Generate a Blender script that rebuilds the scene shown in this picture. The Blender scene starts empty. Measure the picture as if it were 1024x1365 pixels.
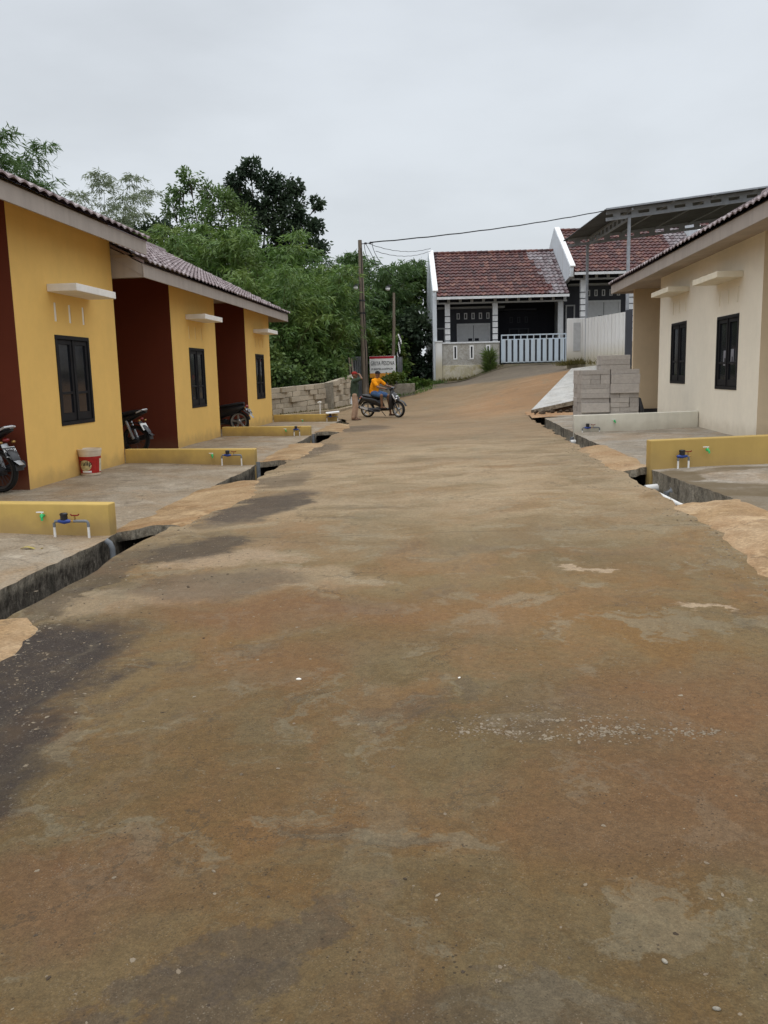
import bpy, bmesh, math, random
import numpy as np
from mathutils import Vector, Matrix

random.seed(7); RNG = np.random.default_rng(11)
scene = bpy.context.scene
COL = scene.collection
R = math.radians
# ------------------------------------------------------------------ objects
def tag(o, label=None, cat=None, group=None, kind=None):
    if label: o['label'] = label
    if cat: o['category'] = cat
    if group: o['group'] = group
    if kind: o['kind'] = kind
    return o
def thing(name, label, cat, loc=(0, 0, 0), rz=0.0, group=None, scale=1.0):
    o = bpy.data.objects.new(name, None); COL.objects.link(o)
    o.location = loc; o.rotation_euler = (0, 0, rz); o.scale = (scale,) * 3
    o.empty_display_size = .2
    return tag(o, label, cat, group)
def children(o): return [c for c in COL.objects if c.parent == o]
def copy_tree(o, parent=None):
    c = o.copy(); COL.objects.link(c); c.parent = parent
    for ch in children(o): copy_tree(ch, c)
    return c

class MB:
    def __init__(s): s.v = []; s.f = []; s.t = []; s.m = []; s.mi = 0; s.tint = .5
    def face(s, ids): s.f.append(tuple(ids)); s.t.append(s.tint); s.m.append(s.mi)
    def poly(s, pts):
        n = len(s.v); s.v += [tuple(p) for p in pts]; s.face(range(n, n + len(pts)))
    def hexa(s, p):
        n = len(s.v); s.v += [tuple(q) for q in p]
        for f in ((0,3,2,1),(4,5,6,7),(0,1,5,4),(1,2,6,5),(2,3,7,6),(3,0,4,7)): s.face([n + i for i in f])
    def box(s, x0, x1, y0, y1, z0, z1):
        if x0 > x1: x0, x1 = x1, x0
        if y0 > y1: y0, y1 = y1, y0
        s.hexa([(x0,y0,z0),(x1,y0,z0),(x1,y1,z0),(x0,y1,z0),(x0,y0,z1),(x1,y0,z1),(x1,y1,z1),(x0,y1,z1)])
    def obox(s, c, size, M=None):
        M = M or Matrix.Identity(3); c = Vector(c); a, b, d = [q / 2 for q in size]
        s.hexa([c + M @ Vector(q) for q in ((-a,-b,-d),(a,-b,-d),(a,b,-d),(-a,b,-d),(-a,-b,d),(a,-b,d),(a,b,d),(-a,b,d))])
    def beam(s, p, q, w, h):
        p = Vector(p); q = Vector(q); d = (q - p); L = d.length
        M = d.to_track_quat('X', 'Z').to_matrix()
        s.obox((p + q) / 2, (L, w, h), M)
    def ring(s, c, ax, r, n, r2=None, ref=None):
        ax = Vector(ax).normalized()
        ref = Vector(ref) if ref else (Vector((0,0,1)) if abs(ax.z) < .9 else Vector((1,0,0)))
        a = ref.cross(ax).normalized(); b = ax.cross(a); r2 = r if r2 is None else r2
        i0 = len(s.v)
        for k in range(n):
            t = 2 * math.pi * k / n; s.v.append(tuple(Vector(c) + a * math.cos(t) * r + b * math.sin(t) * r2))
        return list(range(i0, i0 + n))
    def skin(s, r0, r1):
        n = len(r0)
        for k in range(n): s.face((r0[k], r0[(k+1) % n], r1[(k+1) % n], r1[k]))
    def tube(s, pts, rad, n=8, cap=True):
        pts = [Vector(p) for p in pts]
        if not hasattr(rad, '__len__'): rad = [rad] * len(pts)
        prev = None; first = None
        for i, p in enumerate(pts):
            d = pts[min(i+1, len(pts)-1)] - pts[max(i-1, 0)]
            rg = s.ring(p, d, rad[i], n)
            if prev: s.skin(prev, rg)
            else: first = rg
            prev = rg
        if cap: s.face(first[::-1]); s.face(prev)
    def loft(s, secs, n=12):
        """secs: (centre, axis, half width, half height)"""
        prev = None
        for c, ax, a, b in secs:
            rg = s.ring(c, ax, a, n, b)
            if prev: s.skin(prev, rg)
            else: s.face(rg[::-1])
            prev = rg
        s.face(prev)
    def lathe(s, c, ax, prof, n=24):
        ax = Vector(ax).normalized(); prev = None
        for r, h in prof:
            rg = s.ring(Vector(c) + ax * h, ax, max(r, 1e-4), n)
            if prev: s.skin(prev, rg)
            prev = rg
    def ell(s, c, r, M=None, nu=12, nv=8):
        M = M or Matrix.Identity(3); c = Vector(c); i0 = len(s.v)
        for j in range(nv + 1):
            ph = math.pi * j / nv
            for i in range(nu):
                th = 2 * math.pi * i / nu
                s.v.append(tuple(c + M @ Vector((r[0]*math.sin(ph)*math.cos(th), r[1]*math.sin(ph)*math.sin(th), r[2]*math.cos(ph)))))
        for j in range(nv):
            for i in range(nu):
                s.face((i0+j*nu+i, i0+j*nu+(i+1) % nu, i0+(j+1)*nu+(i+1) % nu, i0+(j+1)*nu+i))
    def caps(s, p, q, r0, r1=None, n=10):
        p = Vector(p); q = Vector(q); r1 = r0 if r1 is None else r1; d = (q - p).normalized()
        secs = []
        for a in (-88, -60, -30, 0): secs.append((p + d * r0 * math.sin(R(a)), d, r0 * math.cos(R(a))))
        for a in (0, 30, 60, 88): secs.append((q + d * r1 * math.sin(R(a)), d, r1 * math.cos(R(a))))
        s.loft([(c, ax, r, r) for c, ax, r in secs], n)
    def prism(s, poly, a, b):
        """poly: list of (x,z); extruded y a..b"""
        n = len(poly); i0 = len(s.v)
        s.v += [(x, a, z) for x, z in poly] + [(x, b, z) for x, z in poly]
        s.face(range(i0, i0+n)); s.face(range(i0+2*n-1, i0+n-1, -1))
        for k in range(n): s.face((i0+k, i0+(k+1) % n, i0+n+(k+1) % n, i0+n+k))
    def grid(s, nx, ny, fn):
        i0 = len(s.v)
        for j in range(ny + 1):
            for i in range(nx + 1): s.v.append(tuple(fn(i / nx, j / ny)))
        w = nx + 1
        for j in range(ny):
            for i in range(nx): s.face((i0+j*w+i, i0+j*w+i+1, i0+(j+1)*w+i+1, i0+(j+1)*w+i))
    def build(s, name, mat, parent=None, smooth=False, bevel=0.0, recalc=True, loc=None, remesh=0, segs=2):
        me = bpy.data.meshes.new(name); me.from_pydata(s.v, [], s.f)
        mats = mat if isinstance(mat, (list, tuple)) else [mat]
        for m in mats: me.materials.append(m)
        if len(mats) > 1: me.polygons.foreach_set('material_index', s.m)
        at = me.attributes.new('tint', 'FLOAT', 'FACE'); at.data.foreach_set('value', s.t)
        if recalc or bevel:
            bm = bmesh.new(); bm.from_mesh(me)
            if bevel:
                bmesh.ops.remove_doubles(bm, verts=bm.verts, dist=1e-5)
                ed = [e for e in bm.edges if len(e.link_faces) == 2 and e.calc_face_angle(0) > .5]
                bmesh.ops.bevel(bm, geom=ed, offset=bevel, segments=segs, affect='EDGES', profile=.5, clamp_overlap=True)
            bmesh.ops.recalc_face_normals(bm, faces=bm.faces)
            bm.to_mesh(me); bm.free()
        if smooth: me.polygons.foreach_set('use_smooth', [True] * len(me.polygons))
        if smooth == 'auto':
            me.set_sharp_from_angle(angle=R(40))
        o = bpy.data.objects.new(name, me); COL.objects.link(o)
        if remesh:
            m = o.modifiers.new('r', 'REMESH'); m.mode = 'VOXEL'; m.voxel_size = remesh
            sm = o.modifiers.new('s', 'SMOOTH'); sm.iterations = 2; sm.factor = .5
            dg = bpy.context.evaluated_depsgraph_get(); me2 = bpy.data.meshes.new_from_object(o.evaluated_get(dg))
            o.modifiers.clear(); o.data = me2
            if not me2.materials: me2.materials.append(mats[0])
            me2.polygons.foreach_set('use_smooth', [True] * len(me2.polygons))
        if parent: o.parent = parent
        if loc is not None: o.location = loc
        return o

def text_obj(name, body, size, mat, parent, loc, rot, sx=1.0, weight=0.0):
    cu = bpy.data.curves.new(name, 'FONT'); cu.body = body; cu.size = size; cu.align_x = 'CENTER'; cu.align_y = 'CENTER'
    cu.space_character = 1.08; cu.extrude = .0015; cu.offset = weight; cu.resolution_u = 3
    t = bpy.data.objects.new(name, cu); COL.objects.link(t)
    dg = bpy.context.evaluated_depsgraph_get(); me = bpy.data.meshes.new_from_object(t.evaluated_get(dg))
    bpy.data.objects.remove(t); me.materials.clear(); me.materials.append(mat)
    o = bpy.data.objects.new(name, me); COL.objects.link(o); o.parent = parent; o.location = loc; o.rotation_euler = rot; o.scale = (sx, 1, 1)
    return o
# ------------------------------------------------------------------ materials
class NT:
    def __init__(s, name, rough=.8, spec=.3):
        s.mat = bpy.data.materials.new(name); s.mat.use_nodes = True
        s.n = s.mat.node_tree; s.b = s.n.nodes['Principled BSDF']
        s.b.inputs['Roughness'].default_value = rough; s.b.inputs['Specular IOR Level'].default_value = spec
        s._pos = None
    def node(s, t, **kw):
        n = s.n.nodes.new(t)
        for k, v in kw.items(): setattr(n, k, v)
        return n
    def lk(s, a, b):
        if isinstance(a, (int, float)): b.default_value = a
        elif isinstance(a, tuple): b.default_value = a if len(a) == 4 or b.type == 'VECTOR' else (*a, 1)
        else: s.n.links.new(a, b)
    def pos(s):
        if s._pos is None: s._pos = s.node('ShaderNodeNewGeometry').outputs['Position']
        return s._pos
    def obj(s): return s.node('ShaderNodeTexCoord').outputs['Object']
    def xyz(s, v=None):
        n = s.node('ShaderNodeSeparateXYZ'); s.lk(v or s.pos(), n.inputs[0]); return n.outputs
    def noise(s, scale, detail=4, rough=.55, vec=None, dist=0.0, col=False):
        n = s.node('ShaderNodeTexNoise'); n.inputs['Scale'].default_value = scale; n.inputs['Detail'].default_value = detail
        n.inputs['Roughness'].default_value = rough; n.inputs['Distortion'].default_value = dist
        s.lk(vec or s.pos(), n.inputs['Vector']); return n.outputs['Color' if col else 'Fac']
    def vor(s, scale, vec=None, feat='F1', out='Distance', rnd=1):
        n = s.node('ShaderNodeTexVoronoi', feature=feat); n.inputs['Scale'].default_value = scale; n.inputs['Randomness'].default_value = rnd
        s.lk(vec or s.pos(), n.inputs['Vector']); return n.outputs[out]
    def m(s, op, a, b=0.0, c=0.0):
        n = s.node('ShaderNodeMath', operation=op)
        for i, q in enumerate((a, b, c)): s.lk(q, n.inputs[i])
        return n.outputs[0]
    def vm(s, op, a, b):
        n = s.node('ShaderNodeVectorMath', operation=op); s.lk(a, n.inputs[0]); s.lk(b, n.inputs[1]); return n.outputs[0]
    def ss(s, x, lo, hi, a=0.0, b=1.0):
        n = s.node('ShaderNodeMapRange', interpolation_type='SMOOTHSTEP')
        for i, q in enumerate((x, lo, hi, a, b)): s.lk(q, n.inputs[i])
        return n.outputs[0]
    def mix(s, f, a, b, mode='MIX'):
        n = s.node('ShaderNodeMix', data_type='RGBA', blend_type=mode)
        s.lk(f, n.inputs[0]); s.lk(a, n.inputs[6]); s.lk(b, n.inputs[7]); return n.outputs[2]
    def val(s, f):                         # float -> grey colour
        n = s.node('ShaderNodeCombineColor')
        for i in range(3): s.lk(f, n.inputs[i])
        return n.outputs[0]
    def attr(s, name): return s.node('ShaderNodeAttribute', attribute_name=name).outputs['Fac']
    def bump(s, h, strength=.5, dist=.01, prev=None):
        n = s.node('ShaderNodeBump'); n.inputs['Strength'].default_value = strength; n.inputs['Distance'].default_value = dist
        s.lk(h, n.inputs['Height'])
        if prev: s.lk(prev, n.inputs['Normal'])
        s.lk(n.outputs[0], s.b.inputs['Normal']); return n.outputs[0]
    def col(s, c): s.lk(c, s.b.inputs['Base Color']); return s.mat
    def rough(s, r): s.lk(r, s.b.inputs['Roughness'])
    def ellipse(s, p, cx, cy, rx, ry, rot=0, soft=.35):
        """mask: 1 inside a ground ellipse (world metres), p = warped xyz outputs"""
        dx = s.m('SUBTRACT', p[0], cx); dy = s.m('SUBTRACT', p[1], cy); c, q = math.cos(R(rot)), math.sin(R(rot))
        u = s.m('ADD', s.m('MULTIPLY', dx, c / rx), s.m('MULTIPLY', dy, q / rx))
        w = s.m('ADD', s.m('MULTIPLY', dx, -q / ry), s.m('MULTIPLY', dy, c / ry))
        d = s.m('SQRT', s.m('ADD', s.m('MULTIPLY', u, u), s.m('MULTIPLY', w, w)))
        return s.ss(d, 1 + soft, 1 - soft)

def simple(name, c, rough=.5, spec=.4, metal=0.0, var=.08, scale=6.0, bump=0.0, bscale=60.0):
    t = NT(name, rough, spec); t.b.inputs['Metallic'].default_value = metal
    n = t.noise(scale, 5)
    f = t.ss(n, .3, .7, 1 - var, 1 + var)
    if bump: t.bump(t.noise(bscale, 4), bump, .01)
    return t.col(t.mix(1.0, (*c, 1), t.val(f), 'MULTIPLY'))

def paint(name, c, dirt=(.25, .17, .09), base_z=None, rough=.75, streak=.12, dirt_amt=.45):
    """matt exterior wall paint on render: trowel relief, faint blotches, rain streaks, soil splash at the foot"""
    t = NT(name, rough, .25); p = t.pos(); x = t.xyz()
    big = t.m('MULTIPLY', t.ss(t.noise(.9, 5, .6), .3, .72, .955, 1.03), t.ss(t.noise(5, 7, .7), .3, .7, .98, 1.02))
    st = t.node('ShaderNodeMapping'); st.inputs['Scale'].default_value = (7, 7, .35); t.lk(p, st.inputs[0])
    stn = t.ss(t.noise(1.0, 6, .6, st.outputs[0]), .35, .75, 1.0, 1 - streak)
    colr = t.mix(1.0, (*c, 1), t.val(t.m('MULTIPLY', big, stn)), 'MULTIPLY')
    if base_z is not None:
        h = t.m('ADD', t.m('SUBTRACT', x[2], base_z), t.m('MULTIPLY', t.m('SUBTRACT', t.noise(4, 5), .5), .35))
        k = t.m('MULTIPLY', t.ss(h, .32, .0), dirt_amt)
        colr = t.mix(k, colr, (*dirt, 1))
    b1 = t.bump(t.noise(14, 3), .12, .012); t.bump(t.noise(160, 3), .25, .002, b1)
    return t.col(colr)

def concrete(name, c1, c2, sand=(.42, .27, .14), sand_amt=.5, wet=None, rough=.85, scale=1.0):
    t = NT(name, rough, .25); p = t.pos()
    st = t.node('ShaderNodeMapping'); st.inputs['Scale'].default_value = (1.15, 1.0, 1); t.lk(p, st.inputs[0])
    a = t.ss(t.noise(1.1 * scale, 7, .62, st.outputs[0], .4), .33, .68)
    col = t.mix(a, (*c1, 1), (*c2, 1))
    s2 = t.m('MULTIPLY', t.ss(t.noise(.75 * scale, 7, .65, st.outputs[0], .8), .44, .66), sand_amt)
    col = t.mix(s2, col, (*sand, 1))
    fine = t.ss(t.noise(38, 7, .78), .27, .75, .62, 1.28)
    col = t.mix(1.0, col, t.val(fine), 'MULTIPLY')
    blot = t.ss(t.noise(1.9 * scale, 9, .75, t.vm('ADD', st.outputs[0], (5., 1., 0.))), .50, .60)
    col = t.mix(t.m('MULTIPLY', blot, .4), col, (c1[0]*.55, c1[1]*.5, c1[2]*.45, 1))
    pal = t.ss(t.noise(2.6 * scale, 9, .75, t.vm('ADD', st.outputs[0], (15., 11., 0.))), .54, .62)
    col = t.mix(t.m('MULTIPLY', pal, .4), col, (min(.6, c2[0]*1.35), min(.56, c2[1]*1.35), min(.5, c2[2]*1.35), 1))
    cr = t.vor(.5, t.vm('ADD', p, t.vm('MULTIPLY', t.vm('SUBTRACT', t.noise(2.2, 6, .7, col=True), (.5, .5, .5)), (.7, .7, 0))), 'DISTANCE_TO_EDGE')
    col = t.mix(t.m('MULTIPLY', t.ss(cr, .006, .002), .35), col, (.05, .038, .027, 1))
    speck = t.ss(t.noise(9, 6, .75), .62, .72)
    col = t.mix(t.m('MULTIPLY', speck, .45), col, (.11, .085, .06, 1))
    if wet:
        n1 = t.noise(1.3, 5, .6, col=True)
        w = t.vm('ADD', p, t.vm('MULTIPLY', t.vm('SUBTRACT', n1, (.5, .5, .5)), (.8, .8, 0)))
        xs = t.xyz(w)
        for (cx, cy, rx, ry, rot, amt) in wet:
            col = t.mix(t.m('MULTIPLY', t.ellipse(xs, cx, cy, rx, ry, rot, .12), t.m('MULTIPLY', t.ss(t.noise(3, 6, .7), .25, .6, .6, 1), amt)), col, (.13, .095, .052, 1))
    b1 = t.bump(t.noise(7, 6, .6), .3, .03); t.bump(t.noise(70, 5, .7), .5, .008, b1)
    return t.col(col)

M = {}
M['yellow'] = paint('yellow_paint', (.82, .525, .155), base_z=.065, streak=.02, dirt_amt=.45)
M['yellow_low'] = paint('yellow_low_wall_paint', (.58, .40, .12), base_z=.0, streak=.08, dirt_amt=.6)
M['ochre_low'] = paint('ochre_low_wall_paint', (.47, .32, .10), base_z=.2, streak=.06, dirt_amt=.35)
M['maroon'] = paint('maroon_paint', (.13, .027, .012), base_z=.065, streak=.03, dirt_amt=.2)
M['cream'] = paint('cream_paint', (.85, .78, .645), base_z=.285, dirt=(.40, .33, .24), dirt_amt=.4, streak=.02)
M['tan'] = paint('tan_paint', (.66, .53, .36), base_z=.285, dirt_amt=.3, streak=.03)
M['cream_low'] = paint('pale_low_wall_paint', (.70, .67, .57), base_z=.22, dirt=(.3, .25, .18), streak=.1, dirt_amt=.4)
M['canopy_white'] = simple('white_canopy_paint', (.82, .79, .74), .7, .2, var=.05)
M['canopy_cream'] = simple('cream_canopy_paint', (.76, .69, .54), .7, .2, var=.05)
M['vent'] = simple('vent_paint', (.85, .82, .74), .7, .2, var=.05)
M['vent_y'] = simple('vent_yellow_paint', (.80, .62, .32), .7, .2, var=.05)
M['fascia'] = paint('fascia_board', (.40, .35, .31), rough=.7, streak=.14)
M['soffit'] = simple('soffit_board', (.42, .35, .28), .85, .15, var=.1, scale=2)
M['black_frame'] = simple('black_window_frame', (.010, .010, .012), .6, .2, var=.2)
M['tyre'] = simple('tyre_rubber', (.012, .012, .012), .75, .25, var=.2)
M['black_plastic'] = simple('black_plastic', (.014, .014, .016), .35, .5, var=.2)
M['dark_metal'] = simple('dark_metal', (.05, .05, .055), .45, .5, metal=.6, var=.2)
M['grey_metal'] = simple('grey_metal', (.38, .39, .40), .4, .5, metal=.8, var=.15)
M['silver'] = simple('silver_plastic', (.62, .63, .65), .3, .5, metal=.3, var=.06)
M['seat'] = simple('black_seat_vinyl', (.02, .02, .022), .5, .4, var=.2)
M['red_plastic'] = simple('red_lens', (.20, .01, .01), .2, .5, var=.1)
M['pvc_grey'] = simple('grey_pvc', (.16, .17, .18), .5, .4, var=.15)
M['pvc_white'] = simple('white_pvc', (.72, .71, .68), .45, .4, var=.1)
M['blue'] = simple('blue_meter_body', (.015, .05, .25), .4, .5, var=.15)
M['green'] = simple('green_tap_plastic', (.03, .42, .12), .4, .5, var=.1)
M['brass'] = simple('brass', (.40, .24, .08), .4, .5, metal=.8, var=.15)
M['white'] = simple('white_paint', (.80, .80, .79), .6, .3, var=.05)
M['text'] = simple('sign_lettering', (.02, .02, .025), .6, .2)
M['sign_red'] = simple('sign_red_band', (.40, .02, .035), .5, .3)
M['sign_orange'] = simple('sign_orange_band', (.75, .32, .04), .5, .3)
M['headlight'] = simple('headlight_lens', (.85, .87, .9), .1, .6)
M['rubble'] = simple('dark_soil', (.07, .05, .035), .95, .1, var=.4, scale=7, bump=1.0, bscale=14)
M['mud'] = simple('drain_mud', (.03, .026, .02), .5, .4, var=.3, bump=.6, bscale=12)
M['skin'] = simple('skin', (.20, .105, .06), .55, .35, var=.06)
M['hair'] = simple('hair', (.012, .01, .009), .7, .2)
M['shirt_green'] = simple('dark_green_shirt_cloth', (.045, .065, .045), .9, .1, var=.2, scale=10, bump=.4, bscale=18)
M['khaki'] = simple('khaki_trouser_cloth', (.40, .27, .19), .9, .1, var=.15, scale=9, bump=.4, bscale=18)
M['shirt_orange'] = simple('orange_shirt_cloth', (.80, .30, .012), .9, .1, var=.12, scale=10, bump=.4, bscale=18)
M['shorts_blue'] = simple('blue_shorts_cloth', (.07, .13, .26), .9, .1, var=.15, bump=.4, bscale=18)
M['cap_red'] = simple('red_cap_cloth', (.26, .03, .025), .85, .1, var=.1)
M['cap_black'] = simple('black_cap_cloth', (.02, .02, .024), .85, .1, var=.1)
M['slipper'] = simple('sandal_rubber', (.03, .026, .024), .8, .2)

def glass(name, c, rough=.08):
    t = NT(name, rough, .28); n = t.noise(1.4, 3)
    t.bump(t.noise(3, 2), .03, .01)
    return t.col(t.mix(n, (*c, 1), (c[0]*2, c[1]*2, c[2]*2.2, 1)))
M['pane'] = glass('dark_window_glass', (.008, .009, .011))

def tile_mat(name, c1, c2, c3, moss=.5, sc=1.0):
    t = NT(name, .55, .4); tn = t.attr('tint')
    col = t.mix(tn, (*c1, 1), (*c2, 1))
    n = t.m('ADD', t.m('MULTIPLY', t.noise(2.2 * sc, 7, .7), .8), t.m('MULTIPLY', tn, .2))
    col = t.mix(t.m('MULTIPLY', t.ss(n, .5, .66), moss), col, (*c3, 1))
    col = t.mix(1.0, col, t.val(t.ss(t.noise(30, 5, .7), .25, .75, .75, 1.2)), 'MULTIPLY')
    t.bump(t.noise(60, 4), .3, .004)
    return t.col(col)
M['tile_purple'] = tile_mat('glazed_brown_roof_tile', (.15, .105, .105), (.30, .23, .23), (.38, .33, .33), .7)
M['tile_red'] = tile_mat('weathered_red_roof_tile', (.036, .009, .009), (.105, .021, .016), (.25, .13, .085), .45, .9)
M['tile_grey'] = tile_mat('grey_roof_tile', (.10, .06, .065), (.33, .31, .32), (.10, .03, .03), .7)

def leaf_mat(name, c1, c2, c3):
    t = NT(name, .5, .35); tn = t.attr('tint')
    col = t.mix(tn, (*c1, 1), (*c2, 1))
    n = t.ss(t.noise(.55, 4, .6), .42, .66)
    col = t.mix(t.m('MULTIPLY', n, .6), col, (*c3, 1))
    t.b.inputs['Transmission Weight'].default_value = 0
    # thin-leaf translucency
    tr = t.node('ShaderNodeBsdfTranslucent'); t.lk(col, tr.inputs[0])
    mx = t.node('ShaderNodeMixShader'); mx.inputs[0].default_value = .28
    out = t.n.nodes['Material Output']
    t.n.links.new(t.b.outputs[0], mx.inputs[1]); t.n.links.new(tr.outputs[0], mx.inputs[2]); t.n.links.new(mx.outputs[0], out.inputs[0])
    return t.col(col)
M['leaf_bamboo'] = leaf_mat('bamboo_leaf', (.055, .12, .027), (.15, .245, .055), (.20, .26, .055))
M['leaf_bamboo_dark'] = leaf_mat('bamboo_leaf_dark', (.045, .095, .032), (.105, .18, .052), (.095, .16, .042))
M['leaf_dark'] = leaf_mat('broad_leaf_dark', (.022, .040, .024), (.055, .088, .046), (.065, .095, .045))
M['leaf_mid'] = leaf_mat('broad_leaf_mid', (.06, .115, .032), (.13, .205, .058), (.15, .20, .052))
M['leaf_bright'] = leaf_mat('bright_leaf', (.055, .11, .03), (.13, .21, .06), (.16, .22, .065))
M['leaf_pale'] = leaf_mat('pale_leaf', (.14, .18, .10), (.26, .30, .18), (.2, .24, .13))
M['leaf_shrub'] = leaf_mat('shrub_leaf', (.03, .075, .012), (.10, .18, .03), (.17, .16, .03))
M['leaf_dry'] = leaf_mat('dry_weed', (.10, .09, .03), (.22, .18, .06), (.12, .12, .03))
def bark(name, c):
    t = NT(name, .9, .15); st = t.node('ShaderNodeMapping'); st.inputs['Scale'].default_value = (6, 6, .8); t.lk(t.pos(), st.inputs[0])
    n = t.noise(2, 6, .65, st.outputs[0]); t.bump(n, .6, .02)
    return t.col(t.mix(t.ss(n, .3, .7), (c[0]*.55, c[1]*.55, c[2]*.55, 1), (*c, 1)))
M['bark'] = bark('tree_bark', (.10, .085, .07))
M['culm'] = bark('bamboo_culm', (.14, .15, .06))
M['pole_wood'] = bark('weathered_pole_wood', (.25, .205, .16))

def road_mat():
    t = NT('worn_concrete_lane', .8, .28); p = t.pos()
    n1 = t.noise(1.1, 6, .62, col=True)
    warp = t.vm('ADD', p, t.vm('MULTIPLY', t.vm('SUBTRACT', n1, (.5, .5, .5)), (1.2, 1.2, 0)))
    n2 = t.noise(5.5, 7, .72, col=True); warp2 = t.vm('ADD', warp, t.vm('MULTIPLY', t.vm('SUBTRACT', n2, (.5, .5, .5)), (.42, .42, 0)))
    x = t.xyz(); wx = t.xyz(warp); wy = t.xyz(warp2)
    # base stains: brown, olive and grey, three scales
    A = t.ss(t.noise(.42, 5, .6, warp), .36, .64)
    B = t.ss(t.noise(1.6, 7, .72, warp), .44, .57)
    C = t.ss(t.noise(.85, 7, .72, t.vm('ADD', warp, (13., 7., 0.))), .48, .60)
    col = t.mix(A, (.172, .094, .030, 1), (.122, .084, .034, 1))
    col = t.mix(t.m('MULTIPLY', B, .5), col, (.165, .125, .062, 1))
    col = t.mix(t.m('MULTIPLY', C, .52), col, (.195, .102, .038, 1))
    D = t.ss(t.noise(2.3, 7, .74, t.vm('ADD', warp, (3., 41., 0.))), .535, .60)
    col = t.mix(t.m('MULTIPLY', D, .55), col, (.215, .178, .112, 1))
    G = t.ss(t.noise(1.15, 7, .74, t.vm('ADD', warp, (23., 3., 0.))), .545, .62)
    col = t.mix(t.m('MULTIPLY', G, .5), col, (.100, .072, .042, 1))
    # paler, drier concrete farther along the lane; ochre soil towards the far bend
    pale = t.m('MULTIPLY', t.ss(wx[1], 4.5, 11.0), t.ss(wx[1], 24.0, 15.0))
    st = t.node('ShaderNodeMapping'); st.inputs['Scale'].default_value = (.8, 1.15, 1); t.lk(warp, st.inputs[0])
    pn = t.ss(t.noise(1.2, 7, .65, st.outputs[0], .5), .3, .66, .25, 1)
    col = t.mix(t.m('MULTIPLY', t.m('MULTIPLY', pale, pn), .85), col, (.345, .258, .155, 1))
    far = t.m('MULTIPLY', t.ss(wx[1], 15.5, 21.0), t.ss(t.noise(.9, 6, .65, st.outputs[0]), .25, .6, .5, 1))
    col = t.mix(t.m('MULTIPLY', far, .8), col, (.250, .170, .095, 1))
    orange = t.ellipse(wx, 3.0, 32.5, 2.2, 5.5, -20, .45)
    col = t.mix(t.m('MULTIPLY', orange, .55), col, (.32, .165, .068, 1))
    hill = t.ss(t.m('SUBTRACT', wx[1], t.m('MULTIPLY', wx[0], -.85)), 40.2, 41.4)
    col = t.mix(t.m('MULTIPLY', hill, .9), col, (.125, .105, .080, 1))
    # pale sandy spots
    for (cx, cy, rx, ry, rot, a) in ((-1.85, 6.75, .5, .32, 20, .6), (1.5, 5.12, .2, .05, 0, .8), (1.35, 3.05, .12, .05, 0, .6), (-1.3, 6.0, .8, .4, 0, .35),
                                     (-2.2, 5.5, .6, .3, 30, .45), (.95, 6.15, .16, .06, 0, .8), (-2.4, 9.0, .25, .6, 0, .4)):
        col = t.mix(t.m('MULTIPLY', t.ellipse(wy, cx, cy, rx, ry, rot, .35), a), col, (.38, .28, .18, 1))
    # reddish soil smears
    for (cx, cy, rx, ry, rot, a) in ((-1.2, 5.2, .8, .35, 0, .6), (-.95, 4.3, .5, .3, 0, .4), (-1.1, 2.3, .35, .2, 10, .6), (1.1, 3.6, .8, .6, 0, .55), (.9, 2.75, .7, .35, 0, .6), (-.05, 5.0, .5, .6, 0, .25)):
        col = t.mix(t.m('MULTIPLY', t.ellipse(wx, cx, cy, rx, ry, rot, .6), a), col, (.165, .082, .036, 1))
    # dark damp bitumen-like patches by the left drain
    dark = None
    for (cx, cy, rx, ry, rot, a) in ((-2.34, 4.0, .55, 1.0, 0, 1.0), (-2.08, 2.95, .52, .75, 0, .95), (-2.75, 6.2, .22, 1.3, 0, .55), (-2.2, 9.6, .42, 1.25, -10, .85), (-2.3, 7.25, .42, .5, -25, .75), (-1.75, 5.9, .6, .35, 10, .45), (-2.5, 12.2, .35, 1.0, 0, .5), (-2.85, 17.2, .5, 1.5, 0, .6), (-2.6, 24, .9, 1.6, 0, .6)):
        e = t.m('MULTIPLY', t.ellipse(wy, cx, cy, rx, ry, rot, .26), a)
        dark = e if dark is None else t.m('MAXIMUM', dark, e)
    dk = t.m('MULTIPLY', dark, t.ss(t.noise(6, 6, .7), .2, .55, .72, 1))
    col = t.mix(dk, col, (.040, .029, .022, 1))
    # damp grey blotches in front of the camera
    for (cx, cy, rx, ry, rot, a) in ((-.6, 1.93, .2, .09, 15, .55), (-.38, 2.05, .14, .06, 0, .4), (-.25, 3.55, .12, .16, 20, .35), (.0, 3.75, .1, .1, 0, .35), (-.75, 1.78, .2, .1, 0, .6), (.1, 1.8, .25, .12, 0, .4)):
        col = t.mix(t.m('MULTIPLY', t.ellipse(wy, cx, cy, rx, ry, rot, .16), a), col, (.088, .064, .044, 1))
    # rough worn strip where aggregate shows
    ag = t.m('MAXIMUM', t.ellipse(wx, .5, 3.4, .62, .16, 2, .5), t.m('MULTIPLY', dark, .6))
    vd = t.vor(46); stones = t.m('MULTIPLY', t.ss(vd, .36, .2), t.ss(t.noise(20, 4), .5, .62))
    col = t.mix(t.m('MULTIPLY', t.m('MULTIPLY', stones, ag), .6), col, (.34, .30, .25, 1))
    grit = t.m('MULTIPLY', t.ss(t.vor(75), .24, .12), t.ss(t.noise(3.5, 5, .7), .5, .66))
    col = t.mix(t.m('MULTIPLY', grit, .5), col, (.30, .25, .19, 1))
    pits = t.m('MULTIPLY', t.ss(t.vor(42, t.vm('ADD', p, (5., 2., 0.))), .2, .1), t.ss(t.noise(5, 5, .7), .48, .62))
    col = t.mix(t.m('MULTIPLY', pits, .7), col, (.035, .026, .018, 1))
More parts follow.
